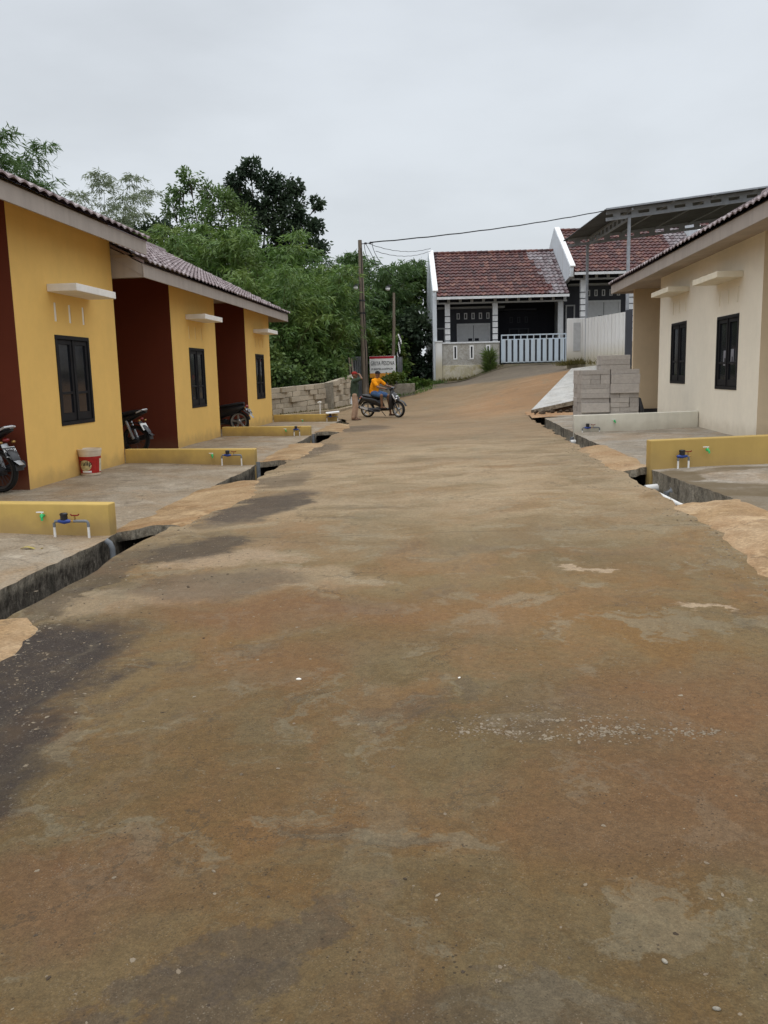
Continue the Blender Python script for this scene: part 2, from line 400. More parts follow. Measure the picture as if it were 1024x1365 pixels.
    # long thin water lines across the lane farther off, tyre-worn bands along it
    sm = t.node('ShaderNodeMapping'); sm.inputs['Scale'].default_value = (.5, 4.2, 1); t.lk(warp, sm.inputs[0])
    ln = t.m('MULTIPLY', t.ss(t.noise(1.4, 8, .72, sm.outputs[0]), .52, .64), t.ss(x[1], 8, 15))
    col = t.mix(t.m('MULTIPLY', ln, .3), col, (.36, .27, .18, 1))
    l2 = t.m('MULTIPLY', t.ss(t.noise(1.1, 8, .72, t.vm('ADD', sm.outputs[0], (9., 4., 0.))), .54, .66), t.ss(x[1], 8, 15))
    col = t.mix(t.m('MULTIPLY', l2, .3), col, (.12, .085, .055, 1))
    ts = t.node('ShaderNodeMapping'); ts.inputs['Scale'].default_value = (3.0, .22, 1); t.lk(warp, ts.inputs[0])
    tk = t.m('MULTIPLY', t.ss(t.noise(1.0, 6, .65, ts.outputs[0]), .52, .66), t.ss(t.noise(.7, 3), .4, .6))
    col = t.mix(t.m('MULTIPLY', tk, .4), col, (.20, .165, .105, 1))
    jy = t.m('ADD', x[1], t.m('MULTIPLY', t.noise(3, 5, .7), .12)); jd = t.m('ABSOLUTE', t.m('SUBTRACT', t.m('PINGPONG', t.m('ADD', jy, 1.1), 4.4), 0.0))
    col = t.mix(t.m('MULTIPLY', t.m('MULTIPLY', t.ss(jd, .012, .004), t.ss(t.noise(1.7, 3), .42, .52)), .55), col, (.05, .036, .022, 1))
    # crisp grains: pale and dark flecks of the worn mortar
    v1 = t.m('MULTIPLY', t.ss(t.vor(120), .30, .16), t.ss(t.noise(14, 5, .7), .46, .6)); col = t.mix(t.m('MULTIPLY', v1, .5), col, (.27, .215, .14, 1))
    v2 = t.m('MULTIPLY', t.ss(t.vor(95, t.vm('ADD', p, (1., 8., 0.))), .26, .14), t.ss(t.noise(11, 5, .7), .48, .6)); col = t.mix(t.m('MULTIPLY', v2, .6), col, (.045, .032, .02, 1))
    # fine value variation, plus a smooth darkening of the colour towards the camera
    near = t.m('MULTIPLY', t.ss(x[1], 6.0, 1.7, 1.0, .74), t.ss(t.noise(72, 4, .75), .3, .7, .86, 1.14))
    f1 = t.ss(t.noise(24, 7, .78), .28, .72, .82, 1.18); f2 = t.ss(t.noise(170, 5, .8), .3, .7, .78, 1.22); f3 = t.ss(t.noise(.3, 4, .6), .3, .7, .88, 1.12)
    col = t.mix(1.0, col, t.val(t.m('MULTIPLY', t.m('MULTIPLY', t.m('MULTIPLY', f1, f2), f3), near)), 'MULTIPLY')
    # hairline cracks
    cr = t.vor(.62, t.vm('ADD', p, t.vm('MULTIPLY', t.vm('SUBTRACT', t.noise(2.5, 6, .7, col=True), (.5, .5, .5)), (.9, .9, 0))), 'DISTANCE_TO_EDGE')
    cm = t.m('MULTIPLY', t.ss(cr, .007, .002), t.ss(t.noise(1.1, 4), .47, .56))
    col = t.mix(t.m('MULTIPLY', cm, .5), col, (.05, .037, .022, 1))
    t.rough(.86)
    h = t.m('ADD', t.m('MULTIPLY', t.noise(11, 7, .7), .6), t.m('MULTIPLY', t.noise(55, 5, .75), .5))
    h = t.m('ADD', h, t.m('MULTIPLY', stones, t.m('MULTIPLY', ag, .5)))
    t.bump(t.m('SUBTRACT', h, t.m('MULTIPLY', pits, .5)), .6, .012)
    return t.col(col)
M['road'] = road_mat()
M['yard'] = concrete('yard_concrete', (.275, .215, .145), (.36, .305, .23), (.31, .205, .11), .7)
M['yard_right'] = concrete('yard_concrete_right', (.27, .23, .175), (.36, .32, .265), (.33, .225, .13), .5,
                           wet=((3.1, 9.35, 1.35, .62, -28, .95), (4.2, 8.6, 1.2, .6, -30, .95), (2.75, 10.7, .35, .7, 0, .9), (3.6, 11.2, 1.1, .16, 15, .8), (2.9, 8.2, .5, .9, 0, .7)))
M['ramp'] = concrete('ramp_sandy_concrete', (.30, .19, .09), (.43, .30, .165), (.28, .15, .06), .65)
M['ramp_pale'] = concrete('ramp_pale_concrete', (.35, .225, .11), (.45, .32, .19), (.31, .175, .08), .7)
M['slab'] = concrete('pale_slab_concrete', (.46, .45, .42), (.54, .53, .50), (.42, .38, .32), .25)
def drain_wall():
    t = NT('drain_render', .85, .2); p = t.pos(); x = t.xyz()
    st = t.node('ShaderNodeMapping'); st.inputs['Scale'].default_value = (3, 3, 1.2); t.lk(p, st.inputs[0])
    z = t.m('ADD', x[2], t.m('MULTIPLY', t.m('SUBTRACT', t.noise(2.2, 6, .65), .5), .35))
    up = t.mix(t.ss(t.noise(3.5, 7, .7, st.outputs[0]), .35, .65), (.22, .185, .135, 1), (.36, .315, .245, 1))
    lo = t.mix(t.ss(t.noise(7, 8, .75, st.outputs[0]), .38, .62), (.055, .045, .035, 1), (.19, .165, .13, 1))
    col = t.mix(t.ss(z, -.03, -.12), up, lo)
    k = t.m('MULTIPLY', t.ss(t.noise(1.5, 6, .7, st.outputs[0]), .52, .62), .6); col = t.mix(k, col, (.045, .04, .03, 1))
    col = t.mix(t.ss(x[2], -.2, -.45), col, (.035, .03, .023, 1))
    col = t.mix(1.0, col, t.val(t.ss(t.noise(34, 6, .75), .27, .75, .6, 1.3)), 'MULTIPLY')
    b1 = t.bump(t.noise(9, 7, .7), .7, .04); t.bump(t.noise(60, 5, .75), .6, .01, b1)
    return t.col(col)
M['drain_wall'] = drain_wall()
M['plinth'] = concrete('mossy_plinth', (.58, .54, .44), (.46, .41, .28), (.36, .29, .10), .6, scale=2.0)
M['planter'] = concrete('grey_planter_concrete', (.22, .20, .16), (.30, .27, .22), (.16, .14, .09), .5, scale=2)
M['kerb'] = concrete('old_kerb', (.33, .26, .17), (.40, .33, .23), (.28, .2, .11), .5, scale=2)
M['fence_grey'] = concrete('rough_grey_render', (.38, .365, .33), (.46, .445, .41), (.27, .24, .18), .5, scale=3)
M['ground'] = concrete('bare_earth', (.10, .085, .05), (.15, .115, .07), (.06, .075, .03), .6)
M['bank'] = concrete('bank_soil', (.10, .085, .055), (.16, .125, .085), (.07, .08, .03), .8, scale=2)

def block_mat(name, c, stain):
    t = NT(name, .9, .15); tn = t.attr('tint')
    col = t.mix(1.0, (*c, 1), t.val(t.ss(tn, 0, 1, .82, 1.1)), 'MULTIPLY')
    col = t.mix(t.m('MULTIPLY', t.ss(t.noise(3, 6, .65), .5, .7), .5), col, (*stain, 1))
    t.bump(t.noise(60, 5, .7), .5, .006)
    return t.col(t.mix(1.0, col, t.val(t.ss(t.noise(26, 5, .7), .25, .75, .86, 1.1)), 'MULTIPLY'))
M['block_tan'] = block_mat('tan_wall_block', (.46, .395, .30), (.26, .21, .14))
def stackblock():
    t = NT('grey_lightweight_block', .92, .12)
    rnd = t.node('ShaderNodeObjectInfo').outputs['Random']
    col = t.mix(1.0, (.40, .365, .33, 1), t.val(t.ss(rnd, 0, 1, .86, 1.08)), 'MULTIPLY')
    col = t.mix(1.0, col, t.val(t.ss(t.noise(20, 6, .7), .25, .75, .86, 1.1)), 'MULTIPLY')
    t.bump(t.noise(70, 5, .7), .5, .005); return t.col(col)
M['block_grey'] = stackblock()
def white_weather(name, c, stain, z0, z1):
    t = NT(name, .7, .25); x = t.xyz(); st = t.node('ShaderNodeMapping'); st.inputs['Scale'].default_value = (5, 5, .25); t.lk(t.pos(), st.inputs[0])
    n = t.noise(1, 7, .65, st.outputs[0])
    k = t.m('MULTIPLY', t.ss(t.m('ADD', x[2], t.m('MULTIPLY', n, .5)), z1, z0), .75)
    col = t.mix(t.m('MULTIPLY', t.ss(n, .45, .7), .45), (*c, 1), (.45, .43, .38, 1))
    col = t.mix(k, col, (*stain, 1)); t.bump(t.noise(90, 4), .25, .004)
    return t.col(col)
M['white_wall'] = white_weather('weathered_white_render', (.74, .74, .73), (.40, .33, .17), 1.9, 3.0)
M['white_side'] = white_weather('pale_blue_white_render', (.60, .64, .68), (.36, .36, .26), .9, 2.0)
M['charcoal'] = paint('charcoal_paint', (.06, .063, .075), streak=.1)
M['charcoal_dark'] = paint('dark_navy_paint', (.022, .023, .032), streak=.1)
M['trim_grey'] = simple('grey_trim_paint', (.44, .45, .46), .65, .3, var=.08)
M['trim_white'] = simple('white_trim_paint', (.66, .67, .68), .65, .3, var=.08)
M['gate_blue'] = white_weather('pale_blue_gate_paint', (.50, .58, .66), (.36, .37, .33), 1.9, 2.5)
M['carport_steel'] = simple('grey_steel_paint', (.30, .32, .35), .5, .4, var=.12)
M['carport_sheet'] = simple('zinc_roof_sheet', (.10, .104, .11), .6, .3, metal=.2, var=.2, scale=1.5)
M['zinc'] = simple('corrugated_zinc', (.22, .23, .24), .5, .4, metal=.5, var=.25, scale=2)
M['cable'] = simple('black_cable', (.02, .02, .022), .7, .2)

# ------------------------------------------------------------------ terrain height
CTRL = [(-2.8, y, z) for y, z in ((-6, .02), (0, .03), (5, .035), (10, .05), (15, .06), (20, .06), (25, .05))] + \
       [(2.2, y, z) for y, z in ((-6, .02), (0, .05), (5.5, .10), (8, .17), (11, .20), (15, .21), (20, .215), (24, .22))] + \
       [(0, y, z) for y, z in ((-6, .03), (0, .07), (6, .10), (11, .14), (16, .15), (22, .15))] + \
       [(-3.2, 28.6, .05), (-3, 30.4, .05), (-1.9, 30, .06), (2.4, 27, .27), (-5.8, 31, .2), (-4.2, 36, .28), (-3.7, 39, .25), (-1.8, 40, .56), (-1.1, 44.6, 1.0),
        (.6, 44.6, 1.12), (2.4, 44.6, 1.7), (5.8, 44.6, 1.88), (5.0, 36, 1.52), (3.6, 31, .78), (.5, 36, .62), (0, 32, .28), (-7, 34, .2), (-12, 34, .1), (-30, 45, .0),
        (-12, 60, .3), (0, 60, 1.6), (10, 55, 2.9), (8, 40, 2.0), (12, 32, 2.2), (25, 45, 3.2), (-60, 90, 1.0), (60, 90, 4.0), (0, 100, 2.5), (-12, 20, 0), (12, 20, .5), (-12, 0, 0), (12, 0, .2)]
def tps_fit(C):
    C = np.array(C, float); n = len(C); P = C[:, :2]
    d = np.linalg.norm(P[:, None] - P[None], axis=2); K = np.where(d > 0, d * d * np.log(d + 1e-12), 0) + np.eye(n) * .3
    Q = np.c_[np.ones(n), P]; A = np.block([[K, Q], [Q.T, np.zeros((3, 3))]])
    return P, np.linalg.solve(A, np.r_[C[:, 2], 0, 0, 0])
TP, TW = tps_fit(CTRL)
def H(x, y):
    d = np.hypot(TP[:, 0] - x, TP[:, 1] - y); k = np.where(d > 0, d * d * np.log(d + 1e-12), 0)
    return float(k @ TW[:-3] + TW[-3] + TW[-2] * x + TW[-1] * y)
def RS(x, y): return H(x, y) + .012 * math.sin(x * 2.1 + y * .8) * math.sin(y * 1.3 + x)      # finished lane surface
def lerp(a, b, t): return a + (b - a) * t
def sstep(a, b, x):
    t = min(1, max(0, (x - a) / (b - a))); return t * t * (3 - 2 * t)
def interp(tab, y):
    if y <= tab[0][0]: return tab[0][1:]
    for a, b in zip(tab, tab[1:]):
        if y <= b[0]:
            t = (y - a[0]) / (b[0] - a[0]); return tuple(lerp(p, q, t) for p, q in zip(a[1:], b[1:]))
    return tab[-1][1:]
def ground_z(x, y):
    dist = math.hypot(x, y - 20)
    z = max(-.6, min(4.5, H(max(-60, min(60, x)), max(-6, min(100, y))))) - .04
    z = lerp(z, 1.0, sstep(90, 160, dist))
    return lerp(-.9, z, sstep(27.0, 29.5, y + (2.5 if x < -4 and x > -14 else 0) * 0)) if dist < 90 else lerp(-.9, z, sstep(60, 120, dist) if y < 27 else 1)

# ground sheet to the horizon (non-uniform grid)
def axis(c, dense, far):
    a = [c + i * dense for i in range(-26, 27)]; s = dense
    lo, hi = a[0], a[-1]; L = []; Hh = []
    while hi < c + far: s *= 1.28; hi += s; Hh.append(hi); L.append(2 * c - hi)
    return L[::-1] + a + Hh
g = MB(); xs = axis(0, .75, 600); ys = axis(35, .75, 600)
for y in ys:
    for x in xs: g.v.append((x, y, ground_z(x, y)))
w = len(xs)
for j in range(len(ys) - 1):
    for i in range(w - 1): g.face((j*w+i, j*w+i+1, (j+1)*w+i+1, (j+1)*w+i))
tag(g.build('ground', M['ground'], smooth=True), kind='structure')

# lane
ROAD = [(-5, -2.75, 2.10), (5, -2.86, 2.15), (8, -2.94, 2.25), (15, -2.95, 2.22), (24, -3.05, 2.2), (27, -3.3, 2.4), (29.2, -3.7, 3.0), (30.3, -5.6, 3.3), (33, -4.75, 4.2),
        (36, -4.25, 4.95), (39, -3.5, 5.3), (41, -2.5, 5.5), (43, -1.5, 5.75), (44.5, -1.0, 6.0)]
rngw = random.Random(3)
def wob(y, k): return .035 * math.sin(y * 3.1 + k) + .025 * math.sin(y * 7.7 + 2 * k) + .015 * math.sin(y * 17 + k)
def road_edges(y):
    l, r = interp(ROAD, y); return l + wob(y, 1), r + wob(y, 4)
road = MB(); NX = 36; ry = [-5 + i * .25 for i in range(int(49.5 / .25) + 1)]
for y in ry:
    l, r = road_edges(y)
    for i in range(NX + 1):
        x = lerp(l, r, i / NX); road.v.append((x, y, RS(x, y)))
for j in range(len(ry) - 1):
    for i in range(NX): road.face((j*(NX+1)+i, j*(NX+1)+i+1, (j+1)*(NX+1)+i+1, (j+1)*(NX+1)+i))
road.mi = 1
for i, sgn in ((0, 1), (NX, -1)):
    for j in range(len(ry) - 1):
        if ry[j] > 28.5: break
        a = road.v[j*(NX+1)+i]; b = road.v[(j+1)*(NX+1)+i]
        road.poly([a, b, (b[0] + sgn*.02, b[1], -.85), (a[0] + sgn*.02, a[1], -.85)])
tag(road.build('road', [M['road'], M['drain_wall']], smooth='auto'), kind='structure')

# yards
def lz(x, y):       # left yard height
    e = lerp(0, .05, sstep(13, 21, y)); return lerp(e, .065, min(1, max(0, (-3.5 - x) / 2.46)))
def redge_l(y): return interp([(4, -3.44), (9, -3.46), (15, -3.5), (22, -3.6), (29, -3.78)], y)[0] + .3 * wob(y, 2)
def rz_(x, y): return lerp(.22, .285, min(1, max(0, (x - 2.58) / 2.6)))
def redge_r(y): return interp([(2, 2.66), (8.8, 2.80), (11.5, 2.62), (18, 2.58), (24, 2.6), (26.4, 2.7)], y)[0] + .3 * wob(y, 5)
def yard(name, edge, zf, xin, y0, y1, mat, s):
    b = MB(); n = int((y1 - y0) / .15); nx = 16; cols = []
    for j in range(n + 1):
        y = lerp(y0, y1, j / n); e = edge(y)
        for i in range(nx + 1):
            x = lerp(e, xin, (i / nx) ** 1.3); b.v.append((x, y, zf(x, y) + .006 * math.sin(x * 3 + y * 2) + (.004 * math.sin(y * 23) if i == 0 else 0)))
    for j in range(n):
        for i in range(nx): b.face((j*(nx+1)+i, j*(nx+1)+i+1, (j+1)*(nx+1)+i+1, (j+1)*(nx+1)+i))
    b.mi = 1
    for j in range(n):
        a, c = b.v[j*(nx+1)], b.v[(j+1)*(nx+1)]
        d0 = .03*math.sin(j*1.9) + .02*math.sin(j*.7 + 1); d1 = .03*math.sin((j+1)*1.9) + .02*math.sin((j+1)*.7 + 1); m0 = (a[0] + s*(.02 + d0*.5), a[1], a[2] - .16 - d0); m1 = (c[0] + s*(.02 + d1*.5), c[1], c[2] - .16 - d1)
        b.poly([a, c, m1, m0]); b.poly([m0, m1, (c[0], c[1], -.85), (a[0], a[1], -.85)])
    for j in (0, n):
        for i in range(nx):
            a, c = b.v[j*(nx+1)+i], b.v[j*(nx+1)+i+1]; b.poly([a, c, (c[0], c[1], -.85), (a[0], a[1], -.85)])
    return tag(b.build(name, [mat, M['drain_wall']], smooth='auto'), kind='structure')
yard('yard', redge_l, lz, -9.5, 1.0, 29.15, M['yard'], -1)
yard('yard', redge_r, rz_, 9.0, 1.0, 26.4, M['yard_right'], 1)

# drain floors
for nm, x0, x1, y1 in (('drain', -3.9, -2.6, 29.1), ('drain', 2.0, 2.75, 26.4)):
    b = MB(); b.grid(4, 60, lambda u, v: (lerp(x0, x1, u), lerp(1, y1, v), -.46 + .03 * math.sin(v * 90) + .03 * math.sin(u * 5 + v * 37)))
    tag(b.build(nm, M['mud'], smooth=True), kind='structure')

# driveway ramps over the drains
def ramp(side, y0, y1, lap, seed):
    rg = random.Random(seed); b = MB(); n = max(6, int((y1 - y0) / .08)); nx = 10; ph = [rg.uniform(0, 6) for _ in range(6)]
    edge = redge_l if side < 0 else redge_r; zf = lz if side < 0 else rz_
    def end(y, t):     # ragged ends
        return .05 * math.sin(t * 7 + ph[4]) + .03 * math.sin(t * 19 + ph[5])
    pts = {}
    for j in range(n + 1):
        v = j / n
        for i in range(nx + 1):
            u = i / nx
            y = lerp(y0, y1, v) + (end(0, u) if j in (0, n) else 0)
            e = edge(y); l, r = road_edges(y); rd = l if side < 0 else r
            d = lap * (1 - .55 * (2 * v - 1) ** 4) + (.025 if side > 0 else .05) * math.sin(y * 2.3 + ph[0]) + .018 * math.sin(y * 5.1 + ph[1]) + .010 * math.sin(y * 13 + ph[2]) + .006 * math.sin(y * 37 + ph[3])
            xo = rd + (-side) * max(.02, d); xi = e + side * .07
            x = lerp(xi, xo, u)
            zi = zf(xi, y) + .006; zo = RS(xo, y) + .004
            s = lerp(zi, zo, sstep(.12, 1, u)) - (.010 if i == nx else 0); hump = .02 * math.sin(math.pi * min(1, u * 1.05)) * (i < nx)
            pts[i, j] = (x, y, s + hump + .008 * math.sin(y * 5 + u * 4 + ph[2]) * (i < nx))
    ids = {}
    for k, p in pts.items(): ids[k] = len(b.v); b.v.append(p)
    for j in range(n):
        for i in range(nx): b.face((ids[i, j], ids[i+1, j], ids[i+1, j+1], ids[i, j+1]))
    b.mi = 1
    for j in (0, n):
        for i in range(nx):
            a, c = pts[i, j], pts[i+1, j]; b.poly([a, c, (c[0], c[1], c[2] - .1), (a[0], a[1], a[2] - .1)])
    b.mi = 1
    b.poly([(pts[0, 0][0], y0 + .12, -.07), (pts[nx, 0][0], y0 + .12, -.07), (pts[nx, n][0], y1 - .12, -.07), (pts[0, n][0], y1 - .12, -.07)])
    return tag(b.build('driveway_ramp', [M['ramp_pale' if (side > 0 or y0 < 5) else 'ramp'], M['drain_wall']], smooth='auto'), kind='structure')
for i, (s, a, b_, lap) in enumerate(((-1, 1.0, 5.15, .40), (-1, 8.42, 12.15, .36), (-1, 15.2, 18.9, .2), (-1, 22.6, 26.5, .12),
                                     (1, 1.0, 8.62, .03), (1, 11.55, 15.0, .1))):
    ramp(s, a, b_, lap, 40 + i)

# ------------------------------------------------------------------ roof tiles
def tile_sheet(b, v0, v1, u0, u1, zfun, place, pitch=.27, course=.33, amp=.04, lip=.04, seed=0, light=None):
    """tiled slope: v along the eave, u up the slope (horizontal measure); place(u,v,z)->xyz"""
    rg = random.Random(seed); nv = max(1, int(round((v1 - v0) / pitch))); pv = (v1 - v0) / nv
    nc = max(1, int(round((u1 - u0) / course))); pu = (u1 - u0) / nc; K = 6
    prof = [amp * (.5 + .5 * math.cos(2 * math.pi * k / K)) ** .75 for k in range(K + 1)]
    for c in range(nc):
        ua = u0 + c * pu - .03; ub = u0 + (c + 1) * pu
        for n in range(nv):
            b.tint = min(1, max(0, rg.gauss(.5, .24))); dj = rg.uniform(-.006, .006); mi = b.mi
            if light: b.mi = light(n / nv, c / nc, rg)
            i0 = len(b.v)
            for k in range(K + 1):
                v = v0 + (n + k / K) * pv
                b.v.append(place(ua + dj, v, zfun(ua) + prof[k] + lip - .028)); b.v.append(place(ua + dj, v, zfun(ua) + prof[k] + lip)); b.v.append(place(ub, v, zfun(ub) + prof[k] * .9 + .002))
            for k in range(K):
                a = i0 + 3 * k; b.face((a, a+3, a+4, a+1)); b.face((a+1, a+4, a+5, a+2))
            b.mi = mi
    b.tint = .5

# ------------------------------------------------------------------ terraced houses along the lane
def holed_wall(b, W, Ht, holes, depth, place, z0=0.0):
    """front skin with reveals; holes (v0,v1,z0,z1)"""
    vs = sorted({0, W} | {h[0] for h in holes} | {h[1] for h in holes}); zs = sorted({z0, Ht} | {h[2] for h in holes} | {h[3] for h in holes})
    for a, c in zip(vs, vs[1:]):
        for d, e in zip(zs, zs[1:]):
            m = ((a + c) / 2, (d + e) / 2)
            if any(h[0] < m[0] < h[1] and h[2] < m[1] < h[3] for h in holes): continue
            b.poly([place(0, a, d), place(0, c, d), place(0, c, e), place(0, a, e)])
    for h in holes:
        q = [(h[0], h[2]), (h[1], h[2]), (h[1], h[3]), (h[0], h[3])]
        for (a, d), (c, e) in zip(q, q[1:] + q[:1]): b.poly([place(0, a, d), place(0, c, e), place(depth, c, e), place(depth, a, d)])

def row_house(label, s, xw, gz, room, porch, eave, zf, zc, slope, m, win, group, far_gable=0, near_gable=0, side_wall=False, roof_near=0.0, roof_far=0.0, lift=0.0):
    """s: side of the lane; room/porch: intervals along the lane; zf: fascia foot; zc: porch ceiling; all heights local to gz"""
    y0 = min(room[0], porch[0]); y1 = max(room[1], porch[1])
    t = thing('house', label, 'house', (s * xw, y0, gz), 0, group)
    P = lambda u, v, z: (s * u, v, z)
    r0, r1 = room[0] - y0, room[1] - y0; p0, p1 = porch[0] - y0, porch[1] - y0; W = r1 - r0; D = 7.5
    zt = zc + .25                      # top of the wall under the roof
    wv0, wv1, wz0, wz1 = win; wz0 += lift; wz1 += lift
    vents = [(wv0 + .06 + k * (wv1 - wv0 - .22) / 2, wv0 + .15 + k * (wv1 - wv0 - .22) / 2, wz1 + .20, wz1 + .48) for k in range(3)]
    b = MB(); holed_wall(b, W, zt, [(wv0, wv1, wz0, wz1)] + vents, .09, lambda u, v, z: P(u, v + r0, z), -.4)
    xx = sorted((s * .09, s * D)); b.box(xx[0], xx[1], r0 + .002, r1 - .002, -.4, zt - .002)
    for e in (r0, r1): b.poly([P(0, e, -.4), P(.09, e, -.4), P(.09, e, zt), P(0, e, zt)])
    xx = sorted((s * 2.9, s * (D - .01))); b.box(xx[0], xx[1], p0 + .003, p1 - .003, -.4, zt - .004)
    b.build('wall', M[m['wall']], t)
    # porch side wall (feature colour) on the room's flank
    b = MB(); q = r0 if porch[0] < room[0] else r1; dd = -.008 if porch[0] < room[0] else .008
    xx = sorted((s * .0, s * 2.9)); b.box(xx[0], xx[1], q, q + dd, -.3, zc); b.build('porch_wall', M[m['porch']], t)
    if side_wall:
        b = MB(); xx = sorted((s * -.06, s * 2.9)); b.box(xx[0], xx[1], p1 - .14, p1, -.4, zc); sw = b.build('side_wall', M[m['porch']], t)
        b = MB(); b.box(xx[0] - .002, xx[1], p1 - .16, p1 - .14, -.1, .12); b.build('skirting', M['dark_metal'], sw)
    b = MB(); xx = sorted((s * (-eave + .16), s * 2.9)); b.box(xx[0], xx[1], p0, p1, zc, zc + .05); b.build('porch_ceiling', M['soffit'], t)
    # window
    wd = MB(); fw = .06; uo = .03
    def bar(v0, v1, z0, z1, ua, ub): xx = sorted((s * ua, s * ub)); wd.box(xx[0], xx[1], v0 + r0, v1 + r0, z0, z1)
    bar(wv0, wv1, wz1 - fw, wz1, -.012, .07); bar(wv0, wv1, wz0, wz0 + fw, -.012, .07)
    bar(wv0, wv0 + fw, wz0 + fw, wz1 - fw, -.012, .07); bar(wv1 - fw, wv1, wz0 + fw, wz1 - fw, -.012, .07)
    mid = (wv0 + wv1) / 2; bar(mid - .02, mid + .02, wz0 + fw, wz1 - fw, -.008, .07)
    win_o = wd.build('window', M['black_frame'], t, bevel=.004)
    for a, c in ((wv0 + fw, mid - .02), (mid + .02, wv1 - fw)):
        wd = MB(); k = .075
        bar(a + .004, c - .004, wz1 - fw - k, wz1 - fw - .004, .008, .05); bar(a + .004, c - .004, wz0 + fw + .004, wz0 + fw + k + .05, .008, .05)
        bar(a + .004, a + k, wz0 + fw + k + .05, wz1 - fw - k, .008, .05); bar(c - k, c - .004, wz0 + fw + k + .05, wz1 - fw - k, .008, .05)
        zr = wz0 + (wz1 - wz0) * .36; bar(a + k, c - k, zr - .02, zr + .02, .012, .045)
        wd.build('sash', M['black_frame'], win_o, bevel=.003)
        wd = MB(); bar(a + k - .01, c - k + .01, wz0 + fw + k + .04, wz1 - fw - k + .01, .03, .036); wd.build('pane', M['pane'], win_o)
    for (a, c, d, e) in vents:
        b = MB(); xx = sorted((s * .012, s * .085)); b.box(xx[0], xx[1], r0 + a, r0 + c, d, e); b.build('vent', M[m['vent']], t)
    b = MB(); xx = sorted((s * -.46, s * -.0)); b.box(xx[0], xx[1], r0 + wv0 - .12, r0 + wv1 + .16, wz1 + .62, wz1 + .73); b.build('canopy', M[m['canopy']], t, bevel=.008)
    # roof
    ue = -eave; zr = lambda u: zf + .26 + slope * (u - ue + .04); ur = 3.5
    va, vb = -roof_near, (y1 - y0) + roof_far
    b = MB(); tile_sheet(b, va, vb, ue - .05, ur, zr, P, seed=int(y0 * 7) % 97)
    b.poly([P(ue - .02, va, zr(ue) - .05), P(ue - .02, vb, zr(ue) - .05), P(ur, vb, zr(ur) - .05), P(ur, va, zr(ur) - .05)])
    zb = zr(ur); b.tint = .4
    b.poly([P(ur, va, zb), P(ur, vb, zb), P(D + .6, vb, zb - slope * (D + .6 - ur)), P(D + .6, va, zb - slope * (D + .6 - ur))])
    for e, sg in ((va, 1), (vb, -1)):          # underlay edge
        b.poly([P(ue - .02, e, zr(ue) - .05), P(ur, e, zr(ur) - .05), P(ur, e, zr(ur)), P(ue - .02, e, zr(ue))])
    b.tube([P(ur, va, zb + .02), P(ur, vb, zb + .02)], .11, 8)
    ro = b.build('roof', M['tile_purple'], t, recalc=False)
    b = MB(); xx = sorted((s * ue, s * (ue + .025))); b.box(xx[0], xx[1], va + .004, vb - .004, zf, zf + .235); b.build('fascia', M['fascia'], ro, bevel=.004)
    b = MB()
    b.poly([P(ue + .026, va, zf + .03), P(ue + .026, vb, zf + .03), P(.0, vb, zc), P(.0, va, zc)]); b.build('soffit', M['soffit'], ro, recalc=False)
    # gable ends
    for flag, e, dr in ((near_gable, va, 1), (far_gable, vb, -1)):
        if not flag: continue
        b = MB(); a, c = (e + .01, e + .035) if dr > 0 else (e - .035, e - .01)
        i0 = len(b.v); poly = [(ue + .03, zf + .002), (.6, zf + .002), (ur, zr(ur) - .22), (ur, zr(ur) - .06), (ue + .03, zr(ue + .03) - .06)]
        b.prism([(s * q, z) for q, z in poly], a, c); b.build('verge_board', M['fascia'], ro)
        b = MB(); a, c = ((roof_near + .0) * -1 + roof_near + .004, .12) if dr > 0 else ((y1 - y0) - .12, (y1 - y0) - .004)
        b.prism([(s * q, z) for q, z in [(.1, zt), (D - .1, zt), (D - .1, zt + .2), (ur, zr(ur) - .08), (.1, zr(.1) - .08)]], a, c); b.build('gable', M[m['wall']], t)
    return t
mL = dict(wall='yellow', porch='maroon', vent='vent', canopy='canopy_white')
mL2 = dict(wall='yellow', porch='maroon', vent='vent_y', canopy='canopy_white')
GL = 'yellow terraced houses on the left of the lane'; GR = 'cream houses on the right of the lane'
row_house('nearest yellow house on the left, its higher roof ending above the next roof', -1, 5.96, .065, (11.5, 15.06), (8.3, 11.5), .56, 3.685, 3.95, .475, mL, (1.15, 2.36, .82, 2.195), GL, far_gable=0, roof_near=.4, roof_far=.3)
row_house('middle yellow house on the left with maroon porch wall beside the paint bucket wall', -1, 5.96, .065, (18.14, 21.6), (15.075, 18.14), .58, 3.275, 3.62, .51, mL2, (1.17, 2.35, .82, 2.195), GL, near_gable=1)
row_house('farthest yellow house on the left, at the end of its row before the block wall', -1, 5.96, .065, (24.76, 28.07), (21.6, 24.76), .58, 3.275, 3.62, .51, mL2, (1.19, 2.35, .82, 2.195), GL, far_gable=1, roof_far=.4)
mR = dict(wall='cream', porch='tan', vent='cream', canopy='canopy_cream')
row_house('nearer cream house on the right, its window carrying two pale stickers', 1, 5.18, .285, (15.05, 18.5), (11.6, 15.05), .63, 3.365, 3.45, .55, mR, (1.12, 2.40, .825, 2.205), GR, roof_near=.3)
row_house('farther cream house on the right, its porch wall standing behind the block stack', 1, 5.18, .285, (18.5, 22.16), (22.16, 25.1), .63, 3.365, 3.45, .55, mR, (1.17, 2.47, .825, 2.205), GR, side_wall=True, far_gable=1, roof_far=.3, lift=.07)
